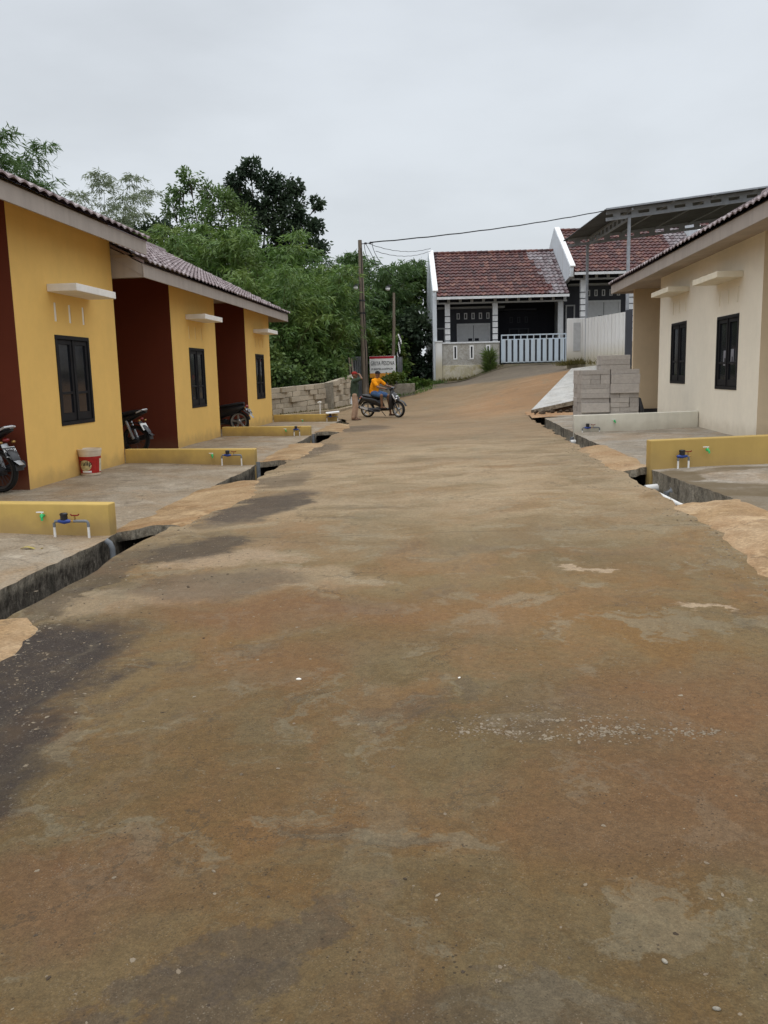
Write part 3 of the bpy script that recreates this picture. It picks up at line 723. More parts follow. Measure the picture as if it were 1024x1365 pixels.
# pale stickers on the right window glass
for (v, z, wd_) in ((16.55, 1.72, .16), (16.98, 1.70, .17)):
    b = MB(); b.box(5.2, 5.204, v - wd_/2, v + wd_/2, z - .14, z + .14); b.mi = 1; b.box(5.197, 5.199, v - wd_/2 + .04, v + .02, z - .10, z + .0)
    o = b.build('sticker', [simple('sticker_paper', (.22, .22, .25), .5), M['black_frame']])
    tag(o, 'grey paper sticker on the %s sash of the nearer cream house window' % ('near' if v < 16.7 else 'far'), 'sticker', 'stickers on the window glass')

# ------------------------------------------------------------------ low divider walls, meters, taps
def low_wall(x0, y0, x1, y1, z0, z1, h, mat, label, th=.17):
    d = math.atan2(y1 - y0, x1 - x0); L = math.hypot(x1 - x0, y1 - y0)
    b = MB(); b.hexa([(0,0,-.3),(L,0,-.3 + (z1-z0)),(L,th,-.3 + (z1-z0)),(0,th,-.3),(0,0,h),(L,0,h + (z1-z0)*.6),(L,th,h + (z1-z0)*.6),(0,th,h)])
    o = b.build('low_wall', M[mat], bevel=.012); o.location = (x0, y0, z0); o.rotation_euler = (0, 0, d)
    return tag(o, label, 'low wall', 'low walls between the front yards')
low_wall(-5.95, 8.32, -3.47, 8.24, .06, .0, .30, 'yellow_low', 'nearest yellow low wall on the left, cut off by the photo edge')
low_wall(-5.95, 15.05, -3.52, 14.9, .065, .03, .25, 'yellow_low', 'yellow low wall on the left starting at the corner behind the paint bucket')
low_wall(-5.95, 21.7, -3.62, 21.55, .065, .05, .235, 'yellow_low', 'yellow low wall on the left in front of the farthest parked motorcycle')
low_wall(-5.95, 28.16, -3.8, 28.1, .065, .05, .235, 'yellow_low', 'farthest yellow low wall on the left, with a white lid over its meter')
low_wall(2.60, 11.45, 5.3, 11.75, .21, .285, .395, 'ochre_low', 'ochre yellow low wall on the right beside the open drain')
low_wall(2.585, 18.46, 5.17, 18.49, .22, .285, .37, 'cream_low', 'pale white low wall in front of the grey block stack')

def meter(label, loc, rz, style=0, s=1.0):
    t = thing('water_meter', label, 'water meter', loc, rz, 'water meters by the low walls', s)
    W = .36 if style != 2 else .14; zt = .17
    for x, up in ((-W/2, 0), (W/2, 1)):
        b = MB(); b.tube([(x, 0, -.06), (x, 0, zt - .05)], .013, 8); b.build('riser', M['pvc_white'], t, smooth='auto')
        b = MB(); sg = 1 if x < 0 else -1
        b.tube([(x, 0, zt - .06), (x, 0, zt - .02), (x + sg*.012, 0, zt - .004), (x + sg*.03, 0, zt), (x + sg*(.06 if x < 0 else .15 if style != 2 else .06), 0, zt)], .015, 8); b.build('pipe', M['pvc_grey'], t, smooth='auto')
    xm = -.07 if style != 2 else -.02
    b = MB(); b.loft([((xm-.07,0,zt),(1,0,0),.013,.013),((xm-.045,0,zt),(1,0,0),.022,.02),((xm,0,zt),(1,0,0),.038,.03),((xm+.045,0,zt),(1,0,0),.022,.02),((xm+.07,0,zt),(1,0,0),.013,.013)], 12)
    b.build('meter_body', M['blue'], t, smooth='auto')
    b = MB(); b.lathe((xm, 0, zt + .015), (0,0,1), [(.001,0),(.036,0),(.036,.045),(.04,.046),(.04,.062),(.03,.07),(.001,.07)], 14); b.build('meter_cap', M['black_plastic'], t, smooth='auto')
    xv = .045 if style != 2 else .06
    b = MB(); b.tube([(xm+.06,0,zt),(xv+.03,0,zt)], .011, 8); b.tube([(xv,0,zt),(xv,0,zt+.05)], .007, 6); vb = b.build('valve', M['brass'], t, smooth='auto')
    b = MB(); b.obox((xv,0,zt+.058), (.07,.012,.012)); b.tube([(xv-.035,0,zt+.06),(xv-.045,0,zt+.072)], .007, 6); b.tube([(xv+.035,0,zt+.06),(xv+.045,0,zt+.072)], .007, 6); b.build('valve_handle', M['red_plastic'], vb)
    return t
def tap(label, loc, rz):
    t = thing('garden_tap', label, 'tap', loc, rz, 'green taps on the low walls')
    b = MB(); b.tube([(0,0,0),(0,-.06,0)], .013, 8); b.tube([(0,-.05,0),(.012,-.07,-.012),(.014,-.074,-.045)], .013, 8); b.ell((0,-.045,0),(.022,.022,.024)); b.build('spout', M['green'], t, smooth='auto')
    b = MB(); b.tube([(0,-.04,.01),(0,-.04,.035)], .007, 6); b.obox((-.02,-.04,.038),(.075,.016,.01)); b.build('handle', M['white'], t)
    return t
meter('water meter with blue body and red valve against the nearest yellow low wall', (-3.83, 8.15, .0), R(-2))
tap('green tap on the nearest yellow low wall at the left edge', (-4.16, 8.262, .215), R(-2))
meter('water meter against the yellow low wall beyond the paint bucket', (-3.92, 14.83, .03), R(-3))
tap('green tap on the yellow low wall beyond the paint bucket', (-4.28, 14.925, .195), R(-3))
meter('narrow water meter on the yellow low wall before the farthest parked motorcycle', (-3.95, 21.48, .05), R(-3), 2)
tap('green tap on the yellow low wall before the farthest parked motorcycle', (-4.24, 21.565, .20), R(-3))
meter('water meter under a white lid at the farthest yellow low wall', (-3.95, 28.02, .05), 0)
tap('small low tap beside the farthest yellow low wall', (-4.95, 28.1, .10), 0)
meter('narrow water meter with red valve standing by the ochre low wall', (3.02, 11.42, .225), R(6), 2)
tap('green tap with white handle on the ochre low wall', (3.33, 11.50, .47), R(6))
meter('water meter low against the pale white low wall', (2.93, 18.40, .16), R(1))
tap('green tap on the pale white low wall', (3.42, 18.465, .46), R(1))
b = MB(); b.box(-.24, .2, -.16, .14, 0, .035); o = b.build('meter_lid', M['white'], bevel=.008); o.location = (-3.92, 28.06, .335); o.rotation_euler = (R(3), R(-5), .2)
tag(o, 'white board laid over the meter on the farthest yellow low wall', 'lid')
b = MB(); b.tube([(0,0,0),(0,0,.62)], .022, 8); b.tube([(-.07,0,.60),(.0,0,.63),(.05,0,.61)], .03, 8); o = b.build('standpipe', M['pvc_white'], smooth='auto'); o.location = (-4.5, 29.0, .04)
tag(o, 'white pipe standing upright behind the farthest low wall', 'pipe')
def pipe(name, label, pts, r, mat):
    b = MB(); b.tube(pts, r, 10); return tag(b.build(name, M[mat], smooth='auto'), label, 'pipe', 'pipes in the open drains')
pipe('drain_pipe', 'grey vent pipe standing in the drain by the nearest yellow wall', [(-3.36, 8.0, -.4), (-3.36, 8.0, -.08), (-3.38, 8.0, -.03), (-3.42, 8.0, -.0)], .028, 'pvc_grey')
pipe('drain_pipe', 'grey pipe standing in the drain by the second yellow low wall', [(-3.42, 14.72, -.4), (-3.42, 14.72, .08)], .035, 'pvc_grey')
pipe('drain_pipe', 'dark pipe standing in the drain by the third yellow low wall', [(-3.52, 21.4, -.4), (-3.52, 21.4, .1)], .03, 'pvc_grey')
pipe('drain_pipe', 'white pipe lying along the bottom of the right drain', [(2.44, 8.5, .11), (2.45, 9.4, .07), (2.44, 10.3, .06)], .028, 'pvc_white')
pipe('drain_pipe', 'short white outlet poking from the drain wall under the ochre low wall', [(2.62, 11.12, .02), (2.46, 11.08, .01)], .055, 'pvc_white')
pipe('drain_pipe', 'grey pipe upright against the right drain wall', [(2.60, 10.55, -.3), (2.60, 10.55, .05), (2.66, 10.55, .07)], .035, 'pvc_grey')
pipe('drain_pipe', 'white outlet at the drain corner below the pale white low wall', [(2.6, 18.15, .05), (2.46, 18.1, .04)], .055, 'pvc_white')
pipe('drain_pipe', 'grey pipe at the drain corner below the pale white low wall', [(2.53, 18.35, -.3), (2.53, 18.35, .14)], .04, 'pvc_grey')

# paint bucket
def bucket():
    t = thing('paint_bucket', 'white plastic paint bucket with a red label standing against the yellow wall', 'bucket', (-5.81, 13.22, .066), R(10), None, 1.13)
    b = MB(); b.lathe((0,0,0), (0,0,1), [(.001,.004),(.13,.0),(.135,.01),(.153,.30),(.16,.30),(.162,.34),(.168,.345),(.168,.375),(.158,.378),(.150,.36),(.122,.02),(.001,.02)], 36); b.build('body', simple('cream_bucket_plastic', (.62,.52,.40), .5, .4), t, smooth='auto')
    def band(n, mat, a0, a1, z0, z1, off=.0015):
        b = MB(); N = 20
        def P(u, v):
            a = lerp(a0, a1, u); z = lerp(z0, z1, v); r = lerp(.135, .153, (z-.01)/.29) + off; return (r*math.cos(a), r*math.sin(a), z)
        b.grid(N, 6, P); return b.build(n, mat, t, smooth=True, recalc=False)
    red = band('label', simple('red_label', (.36, .018, .014), .5, .3, var=.15, scale=20), R(-165), R(35), .035, .27)
    band('label_panel', simple('cream_label_print', (.60, .52, .38), .6, .2, var=.25, scale=30), R(-22), R(14), .05, .235, .003).parent = red
    # oval badge
    b = MB(); i0 = len(b.v); N = 28; c = R(-105); pts = []
    for k in range(N):
        a = 2*math.pi*k/N; z = .145 + .075*math.sin(a); th = c + .62*math.cos(a); r = lerp(.135,.153,(z-.01)/.29)+.004; pts.append((r*math.cos(th), r*math.sin(th), z))
    for k in range(-6, 6):
        th0 = c + .62*k/6; th1 = c + .62*(k+1)/6
        h0 = .075*math.sqrt(max(0,1-(k/6)**2)); h1 = .075*math.sqrt(max(0,1-((k+1)/6)**2))
        q = []
        for th, z in ((th0,.145-h0),(th1,.145-h1),(th1,.145+h1),(th0,.145+h0)):
            r = lerp(.135,.153,(z-.01)/.29)+.004; q.append((r*math.cos(th), r*math.sin(th), z))
        b.poly(q)
    ov = b.build('badge', simple('badge_print', (.50,.42,.22), .6, .2, var=.25, scale=25), red, recalc=False)
    # lettering wrapped on the bucket
    tx = text_obj('lettering', 'Tulip', .085, M['text'], red, (0,0,0), (0,0,0), 1, .002)
    for v in tx.data.vertices:
        th = c + v.co.x/.15; r = .1495 + v.co.z; v.co = Vector((r*math.cos(th), r*math.sin(th), .175 + v.co.y))
    band('label_strip', M['white'], R(-125), R(-72), .045, .07, .005).parent = red
bucket()

# ------------------------------------------------------------------ stack of grey blocks
bm_ = MB(); bm_.box(-.299, .299, -.0985, .0985, .0005, .0993); blk = bm_.build('stack_block', M['block_grey'], bevel=.004, segs=1); blk_me = blk.data; bpy.data.objects.remove(blk)
SX, SY, SZ = 2.76, 18.68, .235; brg = random.Random(5); SG = 'grey blocks stacked behind the pale low wall'
def put(x, y, z, rz, label):
    o = bpy.data.objects.new('stack_block', blk_me); COL.objects.link(o); o.location = (x + brg.gauss(0,.004), y + brg.gauss(0,.005), z); o.rotation_euler = (0,0,rz + brg.gauss(0,.006))
    tag(o, label, 'block', SG); return o
def stack_label(c, bay, back):
    return 'grey block in the %s %s of the stack%s' % ('left' if bay == 0 else 'right', 'bottom courses' if c < 4 else 'middle courses' if c < 9 else 'upper courses', ', rear row' if back else '')
def tier(x0, y0, c, kind, lab):
    """two courses (0.2 m): F blocks on edge showing a broad face, L two flat courses, E three end-on columns of two"""
    if kind == 'F':
        for k in range(5):
            o = put(x0 + .3, y0 + .05 + k*.112, SZ + c*.1 + .1, 0, lab); o.rotation_euler.x = R(90); o.location.z = SZ + c*.1 + .0985
    elif kind == 'L':
        for h in range(2):
            for k in range(3): put(x0 + .3, y0 + .1 + k*.2, SZ + (c + h)*.1, 0, lab)
    else:
        for h in range(2):
            for k in range(3): put(x0 + .1 + k*.2, y0 + .3, SZ + (c + h)*.1, R(90), lab)
for c2, (l, r) in enumerate(('EF', 'EL', 'FE', 'LE', 'LF', 'EF')):
    c = c2*2
    tier(SX, SY, c, l, stack_label(c, 0, False)); tier(SX + .612, SY, c, r, stack_label(c, 1, False)); tier(SX, SY + .625, c, 'E' if c2 % 2 else 'L', stack_label(c, 0, True))
for k in range(3):
    put(SX + .3, SY + .1 + k*.2, SZ + 1.2, 0, stack_label(12, 0, False)); put(SX + .1 + k*.2, SY + .93, SZ + 1.2, R(90), stack_label(12, 0, True)); put(SX + .912, SY + .1 + k*.2, SZ + 1.2, 0, stack_label(12, 1, False))
for c in range(3):
    for k in range(3): put(SX + .71, SY + .1 + k*.2, SZ + (13 + c)*.1, 0, 'grey block in the short top tier of the stack')
# dark boards leaning at the stack's right side
for k in range(3):
    b = MB(); b.obox((0,0,.33), (.02,.16,.68)); o = b.build('board', M['dark_metal']); o.location = (4.08 + k*.07, 18.75 + k*.05, .27); o.rotation_euler = (0, R(-9 - 4*k), 0)
    tag(o, 'dark board leaning against the right side of the block stack', 'board', 'boards leaning at the block stack')

# ------------------------------------------------------------------ sloping concrete slab of the next lot
b = MB()
A_, B_, C_, D_ = Vector((2.42,26.6,.36)), Vector((5.6,26.9,.98)), Vector((6.3,35.2,1.75)), Vector((4.85,35.6,1.60))
b.grid(12, 16, lambda u, v: (A_.lerp(B_, u)).lerp(D_.lerp(C_, u), v))
dn = Vector((0,0,-.13))
for p, q in ((A_,B_),(D_,A_),(B_,C_),(C_,D_)):
    b.mi = 1; b.poly([p, q, q+dn, p+dn])
b.mi = 2
lo = lambda p: Vector((p.x + (.06 if p is A_ else 0), p.y + .1, -.3))
b.poly([A_+dn+Vector((.05,.08,0)), B_+dn+Vector((0,.08,0)), lo(B_), lo(A_)]); b.poly([D_+dn, A_+dn+Vector((.05,.08,0)), lo(A_), lo(D_)])
tag(b.build('sloping_slab', [M['slab'], M['drain_wall'], M['rubble']], recalc=False), kind='structure')
b = MB(); rg = random.Random(8)
for k in range(70):
    x = rg.uniform(2.5, 5.0); y = 26.5 - rg.uniform(0, .35); r = rg.uniform(.03, .1)
    b.tint = rg.random(); b.ell((x, y, .24 + rg.uniform(0,.2)*(1 - (26.5-y)/.4)), (r, r*rg.uniform(.6,1), r*rg.uniform(.4,.8)), Matrix.Rotation(rg.uniform(0,6),3,'Z'), 6, 4)
tag(b.build('rubble', M['rubble']), 'dark soil and rubble heaped below the sloping slab', 'rubble', kind='stuff')
b = MB(); b.grid(8, 6, lambda u, v: (lerp(2.25, 6, u), lerp(24.5, 26.9, v), .225 + .05*v + .03*math.sin(u*9+v*7)))
tag(b.build('soil_patch', concrete('orange_soil', (.34,.19,.09),(.42,.26,.14),(.25,.13,.06),.5), smooth=True), kind='structure')

# ------------------------------------------------------------------ loose stones on the lane
b = MB(); rg = random.Random(21)
def stone(x, y, r, z=None, pale=False):
    b.tint = rg.uniform(.6, 1) if pale else rg.random(); z = RS(x, y) if z is None else z
    r = min(r, .013); i0 = len(b.v)
    b.ell((x, y, z + r*.02), (r*rg.uniform(.8,1.5), r*rg.uniform(.6,1), r*rg.uniform(.22,.5)), Matrix.Rotation(rg.uniform(0,6),3,'Z') @ Matrix.Rotation(rg.uniform(-.3,.3),3,'X'), 6, 4)
    for i in range(i0, len(b.v)):
        q = b.v[i]; k = rg.uniform(.72, 1.2); b.v[i] = (x + (q[0]-x)*k, y + (q[1]-y)*k, z + (q[2]-z)*k)
for k in range(1100):
    y = 1.5 + 16 * rg.random() ** 1.7; x = rg.uniform(-2.5, 2.05); stone(x, y, abs(rg.gauss(.0022, .0022)) + .0016)
cl = [(rg.uniform(-.05, .98), rg.gauss(3.42, .05), rg.uniform(.03, .12)) for _ in range(16)]
for k in range(650): q = rg.choice(cl); stone(rg.gauss(q[0], q[2]), rg.gauss(q[1], q[2]*.35), min(.013, abs(rg.gauss(.002, .0035)) + .0015), None, True)
for k in range(60): stone(rg.uniform(-1.4, 1.8), rg.uniform(2.0, 6.5), rg.uniform(.004, .010), None, True)
for k in range(380): stone(rg.gauss(-2.2, .25), rg.gauss(3.7, .7), abs(rg.gauss(.003, .003)) + .002)
for k in range(220): stone(rg.gauss(-2.1, .35), rg.gauss(6.6, .9), abs(rg.gauss(.004, .004)) + .002)
for k in range(18): stone(rg.uniform(-2.3, 2), 1.7 + 7*rg.random(), rg.uniform(.006, .011))
for k in range(160): stone(rg.uniform(-2.8, -2.5), rg.uniform(5, 20), abs(rg.gauss(.008,.005))+.004)
for (sd, a, c_) in ((-1, 3.5, 5.2), (-1, 8.4, 12.2), (-1, 15.2, 18.9), (1, 4.5, 8.6), (1, 11.5, 15)):
    for k in range(260):
        y = rg.uniform(a, c_); l, r_ = road_edges(y); x = (l + .2 + abs(rg.gauss(0, .14))) if sd < 0 else (r_ - .05 - abs(rg.gauss(0, .12)))
        stone(x, y, abs(rg.gauss(.003, .004)) + .0025, None, rg.random() < .5)
for k in range(420):
    y = rg.uniform(4.5, 20); l, r_ = road_edges(y); s_ = rg.random() < .5
    stone((l + abs(rg.gauss(0, .1))) if s_ else (r_ - abs(rg.gauss(0, .1))), y, abs(rg.gauss(.004, .005)) + .003)
def stone_mat():
    t = NT('grit_stone', .9, .15); tn = t.attr('tint')
    c = t.mix(t.ss(tn, .0, .5), (.06,.045,.032,1), (.21,.165,.115,1)); c = t.mix(t.ss(tn, .62, 1.05), c, (.27,.222,.16,1)); return t.col(c)
tag(b.build('gravel', stone_mat()), 'loose grit and small stones scattered over the lane', 'gravel', kind='stuff')
for i, (x, y, r, lab) in enumerate(((-.78, 4.02, .011, 'small white chip lying on the lane left of the middle'), (.02, 4.0, .007, 'tiny white chip lying on the middle of the lane'), (.52, 1.99, .008, 'small round grey pebble at the lower right of the lane'), (.60, 1.83, .008, 'dark pebble nearest the lower right corner'))):
    q = MB(); q.ell((0,0,r*.35), (r*1.3, r*.8, r*.5), None, 10, 6); o = q.build('stone_chip', M['vent'] if i < 2 else M['planter'], smooth=True); o.location = (x, y, RS(x, y)); o.rotation_euler = (0,0,i)
    tag(o, lab, 'stone', 'single chips on the lane')
# dry leaf on the left yard
q = MB(); q.grid(6, 2, lambda u, v: ((u-.5)*.2, (v-.5)*.07*math.sin(math.pi*(.05+.9*u)), .015 + .015*math.sin(u*6)+.012*abs(v-.5)))
o = q.build('fallen_leaf', simple('dry_leaf', (.40,.32,.10), .8, .2), recalc=False); o.location = (-3.95, 7.55, .0); o.rotation_euler = (0,0,.3); tag(o, 'yellow dry leaf lying on the near left yard', 'leaf')

# ------------------------------------------------------------------ white houses at the top of the bend
def far_house(label, loc, rz, fence, seed):
    t = thing('house', label, 'house', loc, rz, 'white houses with red tiled roofs')
    W = 6.75; fl = .9; ev, zev, yr, zr = -.35, 4.38, 4.2, 7.08; sl = (zr - zev) / (yr - ev)
    b = MB()                                    # gable side wall (parapet above the tiles)
    zf = lambda y: zev + sl * (y - ev) + .17 if y <= yr else zr + .17 - sl * (y - yr)
    for x0, x1 in ((-.2, -.0),):
        pr = [(-.12, -.6), (9, -.6), (9, zf(9)), (yr, zf(yr)), (-.12, zf(-.12))] if fence else [(2.3, -.6), (9, -.6), (9, zf(9)), (yr, zf(yr)), (-.12, zf(-.12)), (-.12, zf(-.12) - .5), (2.3, 3.9)]
        i0 = len(b.v); n = len(pr)
        b.v += [(x0, y, z) for y, z in pr] + [(x1, y, z) for y, z in pr]
        b.face(range(i0, i0+n)); b.face(range(i0+2*n-1, i0+n-1, -1))
        for k in range(n): b.face((i0+k, i0+(k+1) % n, i0+n+(k+1) % n, i0+n+k))
    sw = b.build('side_wall', M['white_side'], t)
    b = MB(); b.beam((-.05, -.16, zf(-.16) + .02), (-.05, yr, zf(yr) + .02), .26, .07); b.build('gable_coping', M['white'], sw)
    # walls behind the porch
    b = MB(); b.box(.001, 3.3, 2.2, 8.9, 0, 4.4); b.build('wall', M['charcoal'], t)
    b = MB(); b.box(3.302, W, 3.6, 8.9, 0, 4.4); b.build('wall', M['charcoal_dark'], t)
    b = MB(); b.box(.001, W, .0, 3.6, fl - .9, fl); b.build('porch_floor', M['planter'], t)
    b = MB(); b.box(.001, W, .25, 3.6, 4.37, 4.42); b.build('porch_ceiling', M['charcoal_dark'], t)
    for x, w in ((.45, .26), (2.92, .26), (6.3, .26)):
        b = MB(); b.box(x, x + w, .25, .5, fl, 4.08); pl = b.build('pillar', M['trim_white'] if x < 6 else M['trim_grey'], t)
        if x < 6:
            for k in range(7): b = MB(); b.box(x - .012, x + w + .012, .238, .512, 1.55 + k*.31, 1.59 + k*.31); b.build('pillar_band', M['charcoal'], pl)
    b = MB(); b.box(0, W, .25, .4, 4.30, 4.40); b.box(0, W, .25, .4, 4.05, 4.13)
    for k in range(12): b.box(k*.6 - .02 if k else 0, k*.6 + .12, .256, .394, 4.13, 4.30)
    bm2 = b.build('porch_beam', M['trim_grey'], t); b = MB(); b.box(.02, W - .02, .33, .34, 4.13, 4.30); b.build('beam_backing', M['charcoal_dark'], bm2)
    for x0, x1, y, z in ((.15, 3.75, 1.75, 3.92), (3.5, 5.7, 3.2, 3.86)):
        b = MB(); b.box(x0, x1, y, y + (.44 if y < 2 else .395), z, z + .09); b.build('window_canopy', M['trim_grey'] if y < 2 else M['charcoal'], t)
    for n, x, y, z0, h, st, mat in ((5, 1.2, 2.2, 3.38, .33, .40, 'trim_white'), (3, 4.25, 3.6, 3.2, .33, .42, 'charcoal')):
        for k in range(n):
            b = MB(); xx = x + k*st
            b.box(xx, xx+.045, y-.03, y, z0, z0+h); b.box(xx+.125, xx+.17, y-.03, y, z0, z0+h); b.box(xx+.045, xx+.125, y-.03, y, z0+h-.045, z0+h); b.box(xx+.045, xx+.125, y-.03, y, z0, z0+.045)
            b.build('vent', M[mat], t)
    b = MB(); b.box(1.2, 1.3, 2.12, 2.2, 1.5, 3.15); b.box(2.9, 3.0, 2.12, 2.2, 1.5, 3.15); b.box(1.3, 2.9, 2.12, 2.2, 3.05, 3.15); b.box(1.3, 2.9, 2.12, 2.2, 1.5, 1.6)
    wn = b.build('window', M['trim_white'], t)
    for x in (1.31, 2.115):
        b = MB(); b.box(x, x+.775, 2.14, 2.17, 1.6, 3.05); b.build('shutter', simple('panel_white', (.60,.61,.62), .5, .3, var=.05), wn)
        b = MB(); xc = x + (.5 if x < 2 else .05); b.box(xc, xc+.22, 2.13, 2.138, 2.22, 2.36); b.build('shutter_handle', M['charcoal_dark'], wn)
    b = MB(); b.box(.06, .13, 2.13, 2.2, fl, 2.95); b.box(.5, .57, 2.13, 2.2, fl, 2.95); b.box(.13, .5, 2.13, 2.2, 2.88, 2.95); b.build('door', M['trim_grey'], t)
    b = MB(); b.box(4.2, 4.27, 3.53, 3.6, fl, 2.9); b.box(5.25, 5.32, 3.53, 3.6, fl, 2.9); b.box(4.72, 4.79, 3.53, 3.6, fl, 2.83); b.box(4.27, 5.25, 3.53, 3.6, 2.83, 2.9); b.build('door', M['charcoal'], t)
    b = MB()
    lt = (lambda n, c, rg: 1 if n > .84 - .10*c + .03*rg.random() else 0) if seed != 3 else None
    tile_sheet(b, .02, W - .02, ev, yr, lambda u: zev + sl*(u - ev), lambda u, v, z: (v, u, z), pitch=.25, course=.33, amp=.045, lip=.055, seed=seed, light=lt)
    b.poly([(0, ev+.02, zev-.05), (W, ev+.02, zev-.05), (W, yr, zr-.05), (0, yr, zr-.05)]); b.poly([(0, yr, zr), (W, yr, zr), (W, 9.3, zr - sl*5.1), (0, 9.3, zr - sl*5.1)])
    ro = b.build('roof', [M['tile_red'], M['tile_grey']], t, recalc=False)
    b = MB(); rg = random.Random(seed)
    for k in range(22):
        x = .02 + k*W/22; b.tint = rg.random(); b.tube([(x, yr, zr+.03), (x + W/22 + .03, yr, zr+.045)], [.09, .1], 8)
    b.build('ridge_tiles', M['tile_red'], ro)
    b = MB(); b.box(0, W, ev - .015, ev + .01, zev - .14, zev - .01); b.build('eave_board', M['trim_white'], ro)
    return t
RZ = R(4.0); HX, HY = -.75, 45.0
def hw(x, y): return (HX + x*math.cos(RZ) - y*math.sin(RZ), HY + x*math.sin(RZ) + y*math.cos(RZ))
far_house('left white house with red tiled roof behind the pale blue gate', (HX, HY, 1.0), RZ, True, 1)
far_house('middle white house with red roof behind the white panel wall', (*hw(6.95, -.25), 2.03), RZ, False, 2)
far_house('highest white house mostly hidden behind the carport roof', (*hw(13.9, -.5), 2.75), RZ, False, 3)
def placed(o, loc, rz): o.location = loc; o.rotation_euler = (0, 0, rz); return o
# front wall, pier, gate of the left house
t = thing('front_wall', 'rough grey front wall with three white slots and a yellow stained base', 'wall', (HX, HY, 1.0), RZ)
b = MB(); holed_wall(b, 2.95, 2.02, [(x, x+.09, 1.28, 1.86) for x in (.62, 1.47, 2.32)], .06, lambda u, v, z: (v + .27, -.1 + u, z), .92)
b.box(.27, 3.2, -.035, .06, .92, 2.015); b.build('wall', M['fence_grey'], t)
b = MB()
for x in (.62, 1.47, 2.32):
    X = x + .27; b.box(X-.06, X, -.125, -.098, 1.22, 1.92); b.box(X+.09, X+.15, -.125, -.098, 1.22, 1.92); b.box(X, X+.09, -.125, -.098, 1.86, 1.92); b.box(X, X+.09, -.125, -.098, 1.22, 1.28)
b.build('slot_frame', M['white'], t)
b = MB()
for x in (.62, 1.47, 2.32): b.box(x+.27, x+.36, -.045, -.037, 1.28, 1.86)
b.build('slot', M['charcoal_dark'], t)
b = MB(); b.box(.25, 3.24, -.14, .1, 2.02, 2.10); b.build('coping', M['trim_white'], t, bevel=.01)
b = MB(); b.box(.26, 3.22, -.16, .08, -.6, .92); b.build('plinth', M['plinth'], t, bevel=.02)
t = thing('gate_pier', 'white square pier at the left end of the rough grey front wall', 'pier', (*hw(.08, -.1), 1.0), RZ)
b = MB(); b.box(-.17, .17, -.15, .15, -.6, 2.12); b.build('shaft', M['white_wall'], t, bevel=.01); b = MB(); b.box(-.2, .2, -.18, .18, 2.12, 2.18); b.build('cap', M['trim_white'], t)
t = thing('gate', 'pale blue sliding gate of vertical panels with an open top rail', 'gate', (*hw(3.3, -.12), 1.0), RZ)
b = MB(); gw = 3.36
b.box(0, gw, -.03, .03, 2.36, 2.42); b.box(0, gw, -.03, .03, 2.14, 2.19); b.box(0, gw, -.03, .03, .98, 1.03)
for k in range(11): x = k*(gw-.05)/10; b.box(x, x+.05, -.025, .025, 2.19, 2.36)
b.box(0, .05, -.025, .025, 1.03, 2.14); b.box(gw-.05, gw, -.025, .025, 1.03, 2.14); b.build('gate_frame', M['gate_blue'], t)
for k in range(11):
    x = .03 + k*.302; b = MB(); b.box(x, x+.20, -.05, -.031, 1.0, 2.15); b.build('gate_panel', M['gate_blue'], t, bevel=.004)
b = MB(); b.box(.05, gw-.05, .032, .036, 1.03, 2.14); b.build('backing_sheet', M['charcoal'], t)
# apron and bank in front of the left house
b = MB(); b.grid(14, 5, lambda u, v: (lambda p: (p[0], p[1], lerp(H(p[0], p[1]) + .02, 1.0 + lerp(.15, .93, sstep(.1, .5, u)), v)))(hw(lerp(.3, 6.9, u), lerp(-1.0, -.2, v))))
tag(b.build('bank', M['bank'], smooth=True), kind='structure')
# white boundary wall of the next lot
t = thing('boundary_wall', 'white panel boundary wall stained at its foot, climbing beside the red roofed house', 'wall', (5.10, 38.2, 2.0), 0)
b = MB(); b.box(-.10, .50, -.12, .12, -1.0, 1.74); b.build('pier', M['white_wall'], t, bevel=.01)
b = MB(); b.box(.16, .45, -.145, -.118,   .35, 1.55); b.build('pier_panel', M['trim_grey'], t)
p0, p1 = Vector((.50, -.02, 0)), Vector((1.02, -7.0, -.05)); d = (p1 - p0); L = d.length; ang = math.atan2(d.y, d.x)
n = 26
for k in range(n):
    a = p0.lerp(p1, k / n); c = p0.lerp(p1, (k + 1) / n - .003); h = lerp(1.70, 1.56, k / n)
    b = MB(); nx = Vector((d.y, -d.x, 0)).normalized() * .05; e = nx * (0 if k % 2 else .35)
    b.hexa([a+e+Vector((0,0,-.4)), c+e+Vector((0,0,-.4)), c-nx+Vector((0,0,-.4)), a-nx+Vector((0,0,-.4)), a+e+Vector((0,0,h)), c+e+Vector((0,0,h)), c-nx+Vector((0,0,h)), a-nx+Vector((0,0,h))])
    b.build('panel', M['white_wall'], t)
b = MB(); b.box(p1.x - .02, p1.x + .18, p1.y - .25, p1.y, -.4, 1.56); b.build('end_pier', M['charcoal'], t)

